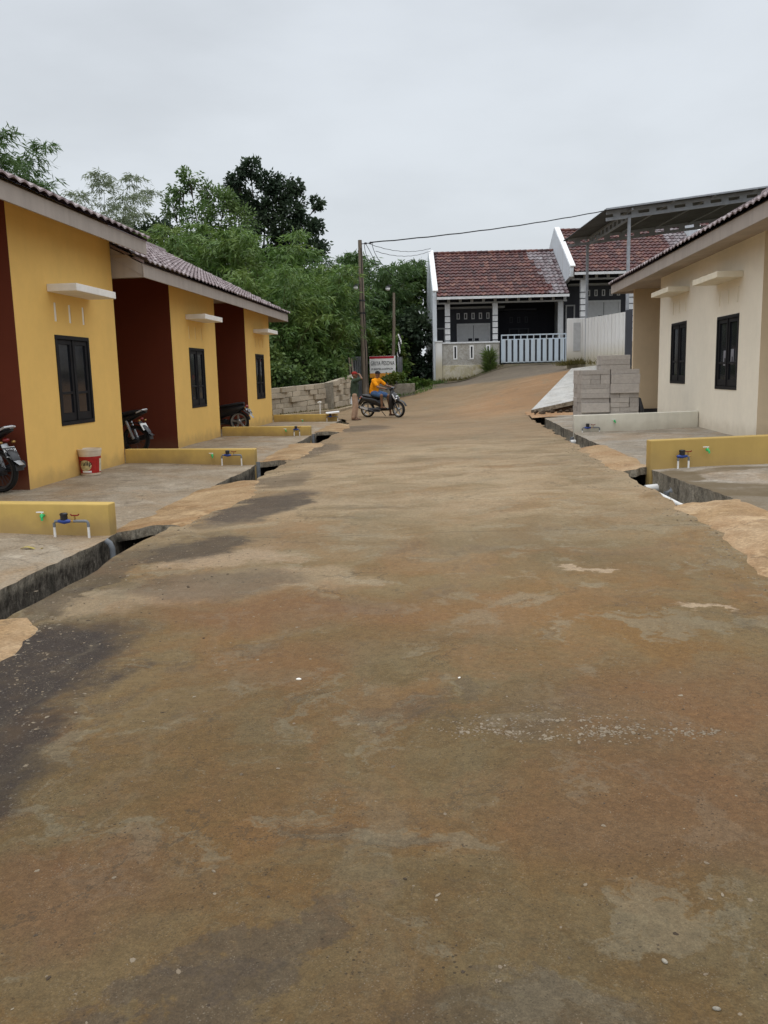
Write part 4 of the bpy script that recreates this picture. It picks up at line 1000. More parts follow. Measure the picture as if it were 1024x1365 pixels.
# carport
t = thing('carport', 'tall grey steel carport with a sloping sheet roof behind the cream house', 'carport', (6.18, 31.3, 2.2), R(4.5))
zt = lambda x: 4.82 + .11 * x
for x, y in ((0, 0), (0, 6.1), (6.2, 0), (6.2, 6.1)):
    b = MB(); b.box(x-.05, x+.05, y-.05, y+.05, -.8, zt(x) - .33); b.build('post', M['carport_steel'], t, bevel=.006)
for y in (0, 6.1):
    tr = MB(); tr.beam((-.8, y, zt(-.8)-.06), (7, y, zt(7)-.06), .06, .11); tr.beam((-.8, y, zt(-.8)-.28), (7, y, zt(7)-.28), .06, .11)
    for k in range(13):
        x = -.55 + k*.62; tr.beam((x, y, zt(x)-.17), (x+.24, y, zt(x+.24)-.17), .045, .16)
    tr.build('truss', M['carport_steel'], t)
tr = MB(); tr.beam((0, -.4, zt(0)-.1), (0, 6.5, zt(0)-.1), .06, .07); tr.beam((0, 0, zt(0)-.36), (0, 6.1, zt(0)-.36), .06, .07)
for k in range(10): y = .3+k*.58; tr.beam((0, y, zt(0)-.23), (0, y+.16, zt(0)-.23), .04, .24)
tr.build('truss', M['carport_steel'], t)
for x in (1.4, 2.8, 4.2, 5.6): b = MB(); b.beam((x, -.45, zt(x)-.03), (x, 6.55, zt(x)-.03), .05, .05); b.build('purlin', M['carport_steel'], t)
b = MB(); nn = 216
for dz in (0, .015): b.grid(nn, 2, lambda u, v: (lerp(-.92, 7.2, v), lerp(-.5, 6.6, u), zt(lerp(-.92, 7.2, v)) + dz + .018*math.sin(u*2*math.pi*36)))
b.build('roof_sheet', M['carport_sheet'], t, recalc=False, smooth=True)
b = MB(); b.box(-.93, 7.2, -.515, -.5, 0, .05)
for i, v in enumerate(b.v): b.v[i] = (v[0], v[1], v[2] + zt(v[0]) - .03)
b.build('edge_strip', M['carport_steel'], t)

# ------------------------------------------------------------------ dry-laid block wall on the left
wp = [Vector((-6.6, 29.55, .22)), Vector((-4.85, 32.9, .30)), Vector((-4.2, 36.6, .32))]; wh = [.92, .98, 1.26]
b = MB(); rg = random.Random(2); lens = [(wp[i+1]-wp[i]).length for i in range(2)]; TL = sum(lens)
def wat(s):
    s = min(max(s, 0), TL)
    if s <= lens[0]: k = s/lens[0]; return wp[0].lerp(wp[1], k), (wp[1]-wp[0]).normalized(), lerp(wh[0], wh[1], k)
    k = (s-lens[0])/lens[1]; return wp[1].lerp(wp[2], k), (wp[2]-wp[1]).normalized(), lerp(wh[1], wh[2], k)
NCZ = 5
for c in range(NCZ):
    s = -.25 * (c % 2) - rg.random()*.1
    while s < TL - .02:
        Lb = .5 + rg.uniform(-.05, .06); s1 = min(s + Lb, TL)
        if rg.random() < .06 and c > 1 and s > 3.8 and c < 4: s = s1; continue
        a, d1, h0 = wat(max(s, 0)); e, d2, h1 = wat(s1 - .02); out = Vector((d1.y, -d1.x, 0)) * (rg.choice((0, .02, .06, .11)))
        th = Vector((d1.y, -d1.x, 0)) * -.14; b.tint = rg.random()
        z0 = c/NCZ; z1 = (c+1)/NCZ - .012; tl = rg.uniform(-.008, .008)
        P = [a+out+Vector((0,0,h0*z0)), e+out+Vector((0,0,h1*z0+tl)), e+th+Vector((0,0,h1*z0+tl)), a+th+Vector((0,0,h0*z0)), a+out+Vector((0,0,h0*z1)), e+out+Vector((0,0,h1*z1+tl)), e+th+Vector((0,0,h1*z1+tl)), a+th+Vector((0,0,h0*z1))]
        b.hexa(P); s = s1
t = thing('block_wall', 'tan wall of loosely laid concrete blocks with dark gaps along the lane', 'wall', (0, 0, 0))
b.build('blocks', M['block_tan'], t, bevel=.008)
b = MB(); a, d1, _ = wat(lens[0] + .15); b.obox(a + Vector((.06, -.03, .36)), (.34, .3, 1.25), Matrix.Rotation(math.atan2(d1.y, d1.x), 3, 'Z')); b.build('pier', M['planter'], t, bevel=.01)
b = MB()
for i in range(2):
    p, q = wp[i], wp[i+1]; nrm = Vector(((q-p).y, -(q-p).x, 0)).normalized()
    b.hexa([p+nrm*.1+Vector((0,0,-.4)), q+nrm*.1+Vector((0,0,-.4)), q-nrm*.15+Vector((0,0,-.4)), p-nrm*.15+Vector((0,0,-.4))]+[p+nrm*.1, q+nrm*.1, q-nrm*.15, p-nrm*.15])
b.build('footing', M['kerb'], t)
b = MB()
for p, q in (((-5.9, 29.6, .0), (-4.35, 32.6, .0)), ((-4.35, 32.6, .0), (-3.75, 36.2, .0))):
    p = Vector(p); q = Vector(q); p.z = H(p.x, p.y); q.z = H(q.x, q.y); nrm = Vector(((q-p).y, -(q-p).x, 0)).normalized()*.09; u = Vector((0,0,.09)); dn = Vector((0,0,-.3))
    b.hexa([p+nrm+dn, q+nrm+dn, q-nrm+dn, p-nrm+dn, p+nrm+u, q+nrm+u, q-nrm+u, p-nrm+u])
tag(b.build('kerb', M['kerb'], bevel=.01), kind='structure')

# ------------------------------------------------------------------ poles, wires, sign, planter
t = thing('utility_pole', 'tall weathered wooden utility pole carrying the wires and a small lamp', 'pole', (-3.95, 39, .2))
b = MB(); b.tube([(.02, 0, -.3), (.0, 0, 2.2), (-.03, 0, 5), (-.05, 0, 7.25)], [.16, .145, .115, .085], 12); sh = b.build('shaft', M['pole_wood'], t, smooth='auto')
for z in (4.05, 4.6): b = MB(); b.lathe((-.02, 0, z), (0,0,1), [(.13,0),(.14,0),(.14,.07),(.13,.07)], 12); b.build('band', M['dark_metal'], t)
b = MB(); b.tube([(.05,-.12,.2),(.09,-.13,2),(.03,-.12,4.2),(.0,-.1,6.9)], .018, 6); b.tube([(.12,-.08,.2),(.17,-.1,2.2),(.1,-.1,4.3)], .014, 6); b.build('cable_run', M['cable'], t)
b = MB(); b.beam((-.06,0,7.08),(.55,-.02,7.12),.03,.03); b.ell((.2,-.02,7.1),(.07,.04,.05)); b.ell((.42,-.02,7.12),(.05,.04,.05)); b.build('insulator_arm', M['dark_metal'], t)
def lamp(t, x, y, z, r):
    b = MB(); b.tube([(x+r*1.8, y, z+r*1.3), (x, y, z+r*1.5), (x, y, z+r*.6)], .02, 6); a = b.build('lamp_arm', M['dark_metal'], t)
    b = MB(); b.ell((x, y, z), (r, r, r*.95)); b.build('bulb', M['white'], a, smooth=True); b = MB(); b.lathe((x, y, z+r*.5), (0,0,1), [(r*1.15,0),(r*1.0,r*.35),(.02,r*.6)], 14); b.build('shade', M['dark_metal'], a)
lamp(t, -.28, -.1, 5.2, .10)
t = thing('lamp_pole', 'shorter thin grey pole with a white lamp behind the name sign', 'pole', (-2.85, 43, .75))
b = MB(); b.tube([(0,0,-.3),(-.05,0,1.6),(.02,0,3.2),(.05,0,4.75)], [.10,.085,.075,.06], 10); b.build('shaft', M['pole_wood'], t, smooth='auto'); lamp(t, -.24, -.06, 4.95, .11)
def wire(label, p, q, sag, r=.012, bend=None):
    b = MB(); p = Vector(p); q = Vector(q); pts = []
    for k in range(25):
        u = k/24; c = p.lerp(q, u); c.z -= sag*4*u*(1-u); pts.append(c + Vector((0,0,.01*math.sin(k*2.1))))
    b.tube(pts, r, 6); return tag(b.build('wire', M['cable']), label, 'wire', 'overhead wires')
wire('thick black cable rising from the pole top towards the middle white house', (-3.5, 38.95, 7.33), (8.35, 49.2, 10.05), .15, .028)
wire('thin wire from the pole down to the ridge of the left white house, upper one', (-3.6, 38.98, 7.28), (-1.1, 49.1, 8.4), .25, .012)
wire('thin wire from the pole down to the ridge of the left white house, lower one', (-3.3, 38.98, 6.95), (-1.1, 49.0, 8.25), .25, .012)
for i, (a, c, d, lab) in enumerate((((-3.75,38.9,7.3),(-3.35,38.9,6.6),(-3.15,38.9,6.0),'loose cable end hanging in a hook beside the pole top'), ((-3.45,38.9,7.3),(-3.42,38.9,6.7),(-2.6,38.95,5.9),'slack cable curling down to the right of the pole top'), ((-3.8,38.9,7.25),(-3.75,38.9,6.5),(-3.35,38.9,6.4),'short loose cable loop beside the pole top'))):
    b = MB(); A, B, C2 = map(Vector, (a, c, d)); b.tube([A*(1-u)**2 + B*2*u*(1-u) + C2*u*u for u in [k/12 for k in range(13)]], .014, 6); tag(b.build('wire', M['cable']), lab, 'wire', 'overhead wires')
t = thing('name_sign', 'white housing estate sign with red top band and black capital letters', 'sign', (-3.28, 41, .55), R(-1.5))
b = MB(); b.box(-.62, .62, -.02, .02, 1.06, 1.86); b.build('panel', M['white'], t); b = MB(); b.box(-.615, .55, -.026, -.021, 1.745, 1.85); b.build('top_band', M['sign_red'], t)
b = MB(); b.box(-.61, .61, -.026, -.021, .86, 1.055); b.box(-.62, .62, -.02, .02, .84, 1.058); b.build('bottom_band', M['sign_orange'], t)
for x in (-.58, .58): b = MB(); b.beam((x, .04, -.4), (x, .04, 1.88), .05, .05); b.build('post', M['dark_metal'], t)
text_obj('lettering', 'GRIYA PESONA', .27, M['text'], t, (0, -.0285, 1.515), (R(90), 0, 0), .575, .001)
text_obj('lettering', 'DI BANTEN KANTIPICEN', .125, M['text'], t, (-.02, -.0285, 1.25), (R(90), 0, 0), .70, .001)
def zinc(x0, x1, y, z0, z1, label):
    b = MB(); n = int((x1-x0)/.012); b.grid(n, 1, lambda u, v: (lerp(x0, x1, u), y + .02*math.sin(u*(x1-x0)/.09*2*math.pi), lerp(z0, z1, v)))
    o = b.build('zinc_sheet', M['zinc'], recalc=False, smooth=True); return tag(o, label, 'metal sheet', 'grey corrugated sheets by the sign')
zinc(-4.78, -4.25, 41.2, .3, 2.42, 'grey corrugated sheet standing left of the utility pole'); zinc(-2.62, -2.36, 41.4, .4, 2.35, 'narrow grey corrugated sheet at the right edge of the sign')
b = MB(); b.box(-4.22, -4.08, 41.15, 41.2, .3, 2.4); tag(b.build('white_plank', M['white']), 'white upright plank between the corrugated sheet and the pole', 'plank')
t = thing('planter', 'low grey concrete planter below the sign with yellow green shrubs', 'planter', (-2.45, 40.1, .5), R(2))
b = MB(); b.box(-.95, .72, -.08, .08, -.4, .60); b.box(-.95, -.79, .08, 1.0, -.4, .60); b.box(.56, .72, .08, 1.0, -.4, .60); b.build('wall', M['planter'], t, bevel=.012); b = MB(); b.box(-.79, .56, .08, 1.0, -.4, .52); b.build('soil', M['bank'], t)
# striped cloth on the lamp pole, leaning canes and white banner
b = MB(); b.grid(5, 26, lambda u, v: (-2.66 + u*.15 + .05*math.sin(v*9), 42.8 + .05*math.sin(v*13 + u*3), 1.0 + v*2.5))
for i, f in enumerate(b.f): b.m[i] = 1 if (i // 5 + i % 5) % 5 < 2 else 0
tag(b.build('striped_cloth', [M['cap_black'], M['white']], recalc=False, smooth=True), 'black and white striped cloth hanging beside the shorter pole', 'cloth')
t = thing('leaning_cane', 'pale straight cane leaning against the end of the block wall', 'cane', (-4.55, 36.0, .25)); b = MB(); b.tube([(-.02,-.3,0),(.36,.55,1.42)], .03, 8); b.build('shaft', M['kerb'], t)
for k, (x, h) in enumerate(((-4.36, 2.3), (-4.25, 2.25))):
    b = MB(); b.tube([(x, 36.8, .2), (x+.03, 36.85, 1.2), (x-.02, 36.8, h)], [.045, .04, .03], 8); tag(b.build('bamboo_stake', M['pole_wood']), 'upright bamboo stake %s the white banner' % ('left of' if k == 0 else 'behind'), 'stake', 'bamboo stakes at the end of the block wall')
b = MB(); b.grid(8, 18, lambda u, v: (lerp(-4.52, -4.12, u)*(1-v) + lerp(-4.22, -4.1, u)*v + .03*math.sin(u*14+v*6), 35.9 + .09*math.sin(u*17+v*4) + v*.5, .28 + v*1.35 + .05*math.sin(u*9)*(1-v)))
tag(b.build('white_banner', M['white'], recalc=False, smooth=True), 'crumpled white banner draped on the stakes behind the standing man', 'banner')

# ------------------------------------------------------------------ vegetation
def leaves(name, C, D, Nn, L, Wd, tint, mat, parent):
    C, D, Nn = (np.asarray(a, float) for a in (C, D, Nn)); n = len(C); L = np.broadcast_to(np.asarray(L, float), (n,))[:, None]; Wd = np.broadcast_to(np.asarray(Wd, float), (n,))[:, None]
    D /= np.linalg.norm(D, axis=1, keepdims=True) + 1e-9; S = np.cross(D, Nn); S /= np.linalg.norm(S, axis=1, keepdims=True) + 1e-9
    V = np.stack([C, C + D*L*.42 + S*Wd/2, C + D*L, C + D*L*.42 - S*Wd/2], 1).reshape(-1, 3)
    me = bpy.data.meshes.new(name); me.vertices.add(4*n); me.vertices.foreach_set('co', V.ravel()); me.loops.add(4*n); me.loops.foreach_set('vertex_index', np.arange(4*n, dtype=np.int32))
    me.polygons.add(n); me.polygons.foreach_set('loop_start', np.arange(0, 4*n, 4, dtype=np.int32)); me.update(calc_edges=True)
    at = me.attributes.new('tint', 'FLOAT', 'FACE'); at.data.foreach_set('value', np.clip(tint, 0, 1).astype(np.float32)); me.materials.append(mat)
    o = bpy.data.objects.new(name, me); COL.objects.link(o); o.parent = parent; return o
TG = 'trees behind the yellow houses and block wall'
def unit(v): return v / (np.linalg.norm(v, axis=-1, keepdims=True) + 1e-9)
def bamboo(label, loc, h, spread, nc, mat, seed, leafy=1.0, L=(.2, .38), w=.055, low=.12, droop=1.0, phi=None):
    rg = np.random.default_rng(seed); t = thing('bamboo_clump', label, 'bamboo', loc, 0, TG); cm = MB(); C = []; D = []
    for k in range(nc):
        ph = rg.uniform(0, 2*np.pi) if phi is None else phi + rg.normal(0, .6); hh = h*rg.uniform(.55, 1.0); br = rg.uniform(.1, .22*spread); sp = spread*rg.uniform(.25, 1.0)
        dr = np.array([np.cos(ph), np.sin(ph), 0]); ts = np.linspace(0, 1, 14)
        z = hh*(np.minimum(ts, .8 + .2*np.sin((np.clip(ts, .8, 1)-.8)*5*1.5)/1.5) - droop*.28*np.clip(ts-.72, 0, 1)**2*9*.35)
        P = dr*br + dr[None]*(sp*ts**2.3)[:, None]; P[:, 2] = z
        cm.tube([tuple(p) for p in P], list(.035*(1-ts*.85)), 5, cap=False)
        nb = int(46*leafy*(hh/8)); tt = rg.uniform(low, 1, nb)**.8
        for q in tt:
            i = min(12, int(q*13)); f = q*13 - i; p = P[i]*(1-f) + P[i+1]*f
            a = rg.uniform(0, 2*np.pi); bl = rg.uniform(.35, 1.25)*(1.15-.5*q); bd = np.array([np.cos(a), np.sin(a), rg.uniform(.0, .55)])
            m = 13; u = rg.uniform(.25, 1, m)[:, None]; pts = p + bd*bl*u - np.array([0, 0, 1])*(.45*bl*u**2) + rg.normal(0, .05, (m, 3))
            C.append(pts); D.append(bd*np.array([.8, .8, .1]) + rg.normal(0, .55, (m, 3)) + np.array([0, 0, -.55*droop]))
    C = np.concatenate(C); D = np.concatenate(D); n = len(C); zz = C[:, 2]/h
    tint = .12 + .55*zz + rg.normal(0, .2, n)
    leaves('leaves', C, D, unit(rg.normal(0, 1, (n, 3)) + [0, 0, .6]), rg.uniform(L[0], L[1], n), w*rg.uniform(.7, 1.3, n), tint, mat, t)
    cm.build('culms', M['culm'], t, smooth=True); return t
def broadleaf(label, loc, blobs, mat, seed, n_per=900, L=(.2, .36), w=.55, trunk=.2, name='broadleaf_tree', cat='tree', group=TG, bend=.3):
    rg = np.random.default_rng(seed); t = thing(name, label, cat, loc, 0, group); tb = MB(); C = []; D = []; T = []
    zmin = min(b[2]-b[3] for b in blobs); top = max(b[2] for b in blobs); fork = np.array([rg.normal(0, .15), rg.normal(0, .15), max(.3, zmin*.9)])
    tb.tube([(0, 0, -.4), tuple(fork*.5 + [bend*.3, 0, 0]), tuple(fork)], [trunk, trunk*.8, trunk*.62], 9)
    for (x, y, z, r) in blobs:
        c = np.array([x, y, z]); mid = fork*.45 + c*.55 + rg.normal(0, .15, 3) - [0, 0, .1*r]
        tb.tube([tuple(fork - [0, 0, .05]), tuple(mid), tuple(c)], [trunk*.42, trunk*.22, .02], 6)
        m = int(n_per*r**1.6); cl = max(5, int(9*r)); cc = unit(rg.normal(0, 1, (cl*3, 3)))*r*rg.uniform(.35, 1.0, (cl*3, 1))*np.array([1, 1, .8])
        for k in range(0, cl*3, 3): tb.tube([tuple(mid*.3+c*.7), tuple(c + cc[k]*.8)], [.03, .008], 4, cap=False)
        idx = rg.integers(0, cl*3, m); p = cc[idx] + rg.normal(0, .17*r**.6, (m, 3)); C.append(c + p); D.append(unit(p) + rg.normal(0, .6, (m, 3)) + [0, 0, -.25])
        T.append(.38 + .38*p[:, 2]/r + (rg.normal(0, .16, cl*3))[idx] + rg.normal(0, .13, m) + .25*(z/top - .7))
    C = np.concatenate(C); n = len(C)
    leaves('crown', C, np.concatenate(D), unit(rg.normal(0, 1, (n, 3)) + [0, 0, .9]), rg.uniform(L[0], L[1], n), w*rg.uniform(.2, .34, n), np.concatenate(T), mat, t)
    tb.build('trunk', M['bark'], t, smooth=True); return t
def blobs(seed, n, cx, cz, rx, rz, r0, r1):
    rg = random.Random(seed); out = []
    for k in range(n):
        a = rg.uniform(0, 6.283); q = rg.random()**.5; s = rg.uniform(-1, 1); k2 = math.sqrt(max(0, 1-s*s*.8))
        out.append((cx + rx*q*k2*math.cos(a), rx*q*k2*math.sin(a), cz + rz*s, rg.uniform(r0, r1)))
    return out
bamboo('feathery bamboo rising over the nearest yellow roof at the left edge', (-17.6, 33, 0), 12.9, 2.6, 46, M['leaf_bamboo_dark'], 1, 1.0, (.24, .42), .05, .4, 1.1)
bamboo('pale wispy bamboo top showing above the middle of the yellow roofs', (-19.0, 47, 0), 14.4, 3.2, 26, M['leaf_pale'], 2, .75, (.2, .36), .045, .55, 1.1)
broadleaf('small dark tree between the pale bamboo and the green mid-height tree', (-17.4, 50, 0), blobs(5, 9, 0, 9.0, 1.8, 1.3, .5, .9), M['leaf_dark'], 3, 800, (.16, .3))
broadleaf('green loose-crowned tree left of the tall dark tree', (-15.7, 55, .1), [(-.6, 0, 13.9, .7), (-1.3, 0, 13.3, .6), (.5, .5, 13.0, .9), (-1.8, 0, 12.2, .8), (1.6, 0, 12.3, 1.0), (0, -.5, 11.2, 1.4), (2.6, 0, 11.0, 1.2), (-2.2, 0, 10.4, .9), (1.2, .5, 10.0, 1.4), (-.7, 0, 9.4, 1.3), (2.4, 0, 9.2, 1.1), (.3, 0, 8.2, 1.5), (-2.4, 0, 8.6, 1.2)], M['leaf_bright'], 4, 800, (.18, .32), .4)
broadleaf('tallest tree, dark broad leaves on open forked limbs', (-12.9, 60, .2), [(-.6, 0, 15.4, .75), (-1.6, 0, 14.6, .8), (.4, 0, 14.4, .9), (1.4, .3, 13.8, 1.0), (-.9, .4, 13.2, .9), (2.2, 0, 12.6, 1.0), (.5, 0, 12.5, 1.1), (-1.9, 0, 13.3, .6), (3.1, 0, 11.3, 1.05), (1.5, -.3, 11.1, 1.2), (-.6, 0, 11.6, .8), (3.5, 0, 9.9, 1.0), (2.0, 0, 9.6, 1.2), (-1.2, 0, 10.2, .8), (.2, 0, 9.6, .9), (3.9, .2, 13.0, .45), (2.4, .2, 14.1, .5)], M['leaf_dark'], 5, 1050, (.2, .36), .6, .26)
bamboo('bright yellow green bamboo just behind the middle yellow roof', (-11.9, 42, 0), 10.2, 3.2, 36, M['leaf_bamboo'], 6, 1.0, (.26, .46), .07)
bamboo('tall light green bamboo between the tall dark tree and the roof end', (-8.6, 41, 0), 9.6, 3.0, 40, M['leaf_bamboo'], 7, 1.2, (.24, .44), .07)
bamboo('broad bamboo clump hanging over the left part of the block wall', (-7.4, 36.5, .1), 6.6, 2.6, 44, M['leaf_bamboo'], 8, 1.3, (.2, .38), .055, .05)
bamboo('dark bamboo clump close behind the farthest yellow house', (-8.6, 33.2, .1), 5.6, 2.0, 34, M['leaf_bamboo_dark'], 9, 1.3, (.2, .36), .055, .04)
bamboo('bamboo clump leaning over the block wall near its pier', (-6.0, 38.5, .2), 6.9, 2.4, 40, M['leaf_bamboo'], 10, 1.3, (.2, .38), .055, .05)
bamboo('deep green bamboo behind the right end of the block wall', (-5.6, 42.5, .3), 7.4, 2.2, 36, M['leaf_bamboo_dark'], 11, 1.2, (.22, .4), .06, .05)
bamboo('dark spiky bamboo rising left of the utility pole', (-6.3, 50, .5), 9.0, 1.9, 30, M['leaf_bamboo_dark'], 12, 1.2, (.25, .45), .075, .1, .8)
bamboo('arching bamboo whose tips bend over to the right of the utility pole', (-4.2, 48, .9), 7.9, 2.5, 34, M['leaf_bamboo_dark'], 13, 1.2, (.25, .42), .065, .08, 1.3)
broadleaf('mid green tree beside the side wall of the left white house', (-2.9, 52, 1.2), blobs(9, 12, 0, 4.3, 1.8, 2.2, .8, 1.3), M['leaf_mid'], 14, 1000, (.18, .3))
broadleaf('mid green bushy tree behind the name sign', (-4.4, 46, .7), blobs(12, 13, 0, 2.6, 1.7, 1.8, .7, 1.15), M['leaf_mid'], 15, 1200, (.18, .3))
broadleaf('dark shrub filling the gap between the planter and the white side wall', (-2.2, 46.6, .9), blobs(13, 11, 0, 1.9, 1.25, 1.5, .5, .9), M['leaf_dark'], 16, 1300, (.14, .26))
broadleaf('bright leafy bush behind the utility pole foot', (-4.9, 43.5, .4), blobs(14, 9, 0, 1.9, 1.1, 1.1, .5, .8), M['leaf_shrub'], 17, 1100, (.14, .26), .55, .08)
broadleaf('bright leafy bush between the two poles', (-3.2, 44.6, .7), blobs(15, 8, 0, 1.6, .8, 1.0, .45, .7), M['leaf_shrub'], 18, 1100, (.14, .26), .55, .08)
bamboo('far dark bamboo filling the skyline behind the block wall', (-9.5, 49, .1), 9.3, 3.2, 30, M['leaf_bamboo_dark'], 19, 1.1, (.3, .5), .09, .1)
bamboo('far bamboo low behind the row of yellow roofs', (-15.2, 45, 0), 11.0, 3.0, 30, M['leaf_bamboo'], 20, 1.0, (.28, .48), .08, .3)
broadleaf('green bush directly behind the block wall, left half', (-7.1, 33.0, .1), blobs(16, 10, 0, 1.2, 1.3, .8, .5, .8), M['leaf_mid'], 21, 1100, (.12, .24), .5, .06)
broadleaf('green bush directly behind the block wall, right half', (-5.6, 35.8, .1), blobs(17, 10, 0, 1.3, 1.0, .9, .45, .7), M['leaf_mid'], 22, 1100, (.12, .24), .5, .06)
broadleaf('yellow green shrub with small leaves growing in the planter', (-2.75, 40.5, 1.0), blobs(18, 8, .1, .22, .55, .16, .16, .28), M['leaf_shrub'], 23, 5200, (.06, .12), .5, .02, 'shrub', 'shrub', None)
bl = broadleaf('low dark weeds on the bank left of the white side wall', (-1.7, 43.2, .75), blobs(19, 8, 0, .22, .6, .12, .14, .25), M['leaf_shrub'], 24, 4200, (.08, .16), .4, .015, 'weed', 'weed', None)
# spiky shrub by the gate
rg = np.random.default_rng(31); t = thing('spiky_shrub', 'dense green spiky shrub in front of the rough grey wall beside the gate', 'shrub', (*hw(2.66, -.5), 1.12))
n = 520; hgt = rg.uniform(.1, 1.35, n); ph = rg.uniform(0, 6.28, n); el = rg.uniform(-.15, 1.25, n); d = np.stack([np.cos(ph)*np.cos(el), np.sin(ph)*np.cos(el), np.sin(el)], 1); c0 = np.stack([.06*np.cos(ph), .06*np.sin(ph), hgt], 1)
leaves('leaves', c0, d, unit(rg.normal(0, 1, (n, 3)) + [0, 0, 1]), rg.uniform(.38, .62, n), .05, .25 + .4*hgt/1.35 + rg.normal(0, .15, n), M['leaf_mid'], t)
b = MB(); b.tube([(0,0,-.2),(.02,0,.7),(0,0,1.4)], [.05,.045,.03], 8); b.build('stem', M['bark'], t)
def weeds(label, pts, n, L, mat, seed):
    rg = np.random.default_rng(seed); C = []
    for k in range(n):
        i = rg.integers(0, len(pts)-1); p = np.array(pts[i])*(1-(f := rg.random())) + np.array(pts[i+1])*f; p = p + np.r_[rg.normal(0, .13, 2), 0]; C.append(p)
    C = np.array(C); D = np.c_[rg.normal(0, .5, (n, 2)), np.ones(n)]
    return tag(leaves('grass', C, D, unit(rg.normal(0, 1, (n, 3))), rg.uniform(.4, 1, n)*L, .03, rg.random(n), mat, None), label, 'grass', kind='stuff')
def P3(x, y, dz=0): a = hw(x, y); return (*a, 1.0 + dz)
weeds('dry grass tufts along the stained foot of the rough grey wall', [P3(.2, -.35, .05), P3(1.5, -.4, .12), P3(2.5, -.5, .3), P3(3.3, -.5, .7)], 700, .34, M['leaf_dry'], 1)
weeds('green grass at the foot of the white side wall', [(-1.9, 42.6, .72), (-1.2, 44.2, .95), (-.6, 44.5, 1.0)], 700, .3, M['leaf_mid'], 2)
weeds('dry grass below the white boundary wall', [(4.7, 37.9, 1.7), (5.3, 37.9, 1.75), (5.8, 37.2, 1.75), (6.0, 35, 1.7)], 700, .4, M['leaf_dry'], 3)
weeds('low weeds along the foot of the block wall', [(-6.2, 29.9, .2), (-4.7, 32.8, .25), (-4.1, 36, .28)], 260, .12, M['leaf_dry'], 4)
weeds('weeds around the planter and sign', [(-3.9, 40.3, .35), (-2.6, 39.9, .5), (-1.5, 40.2, .65), (-1.0, 42, .85)], 500, .22, M['leaf_mid'], 5)

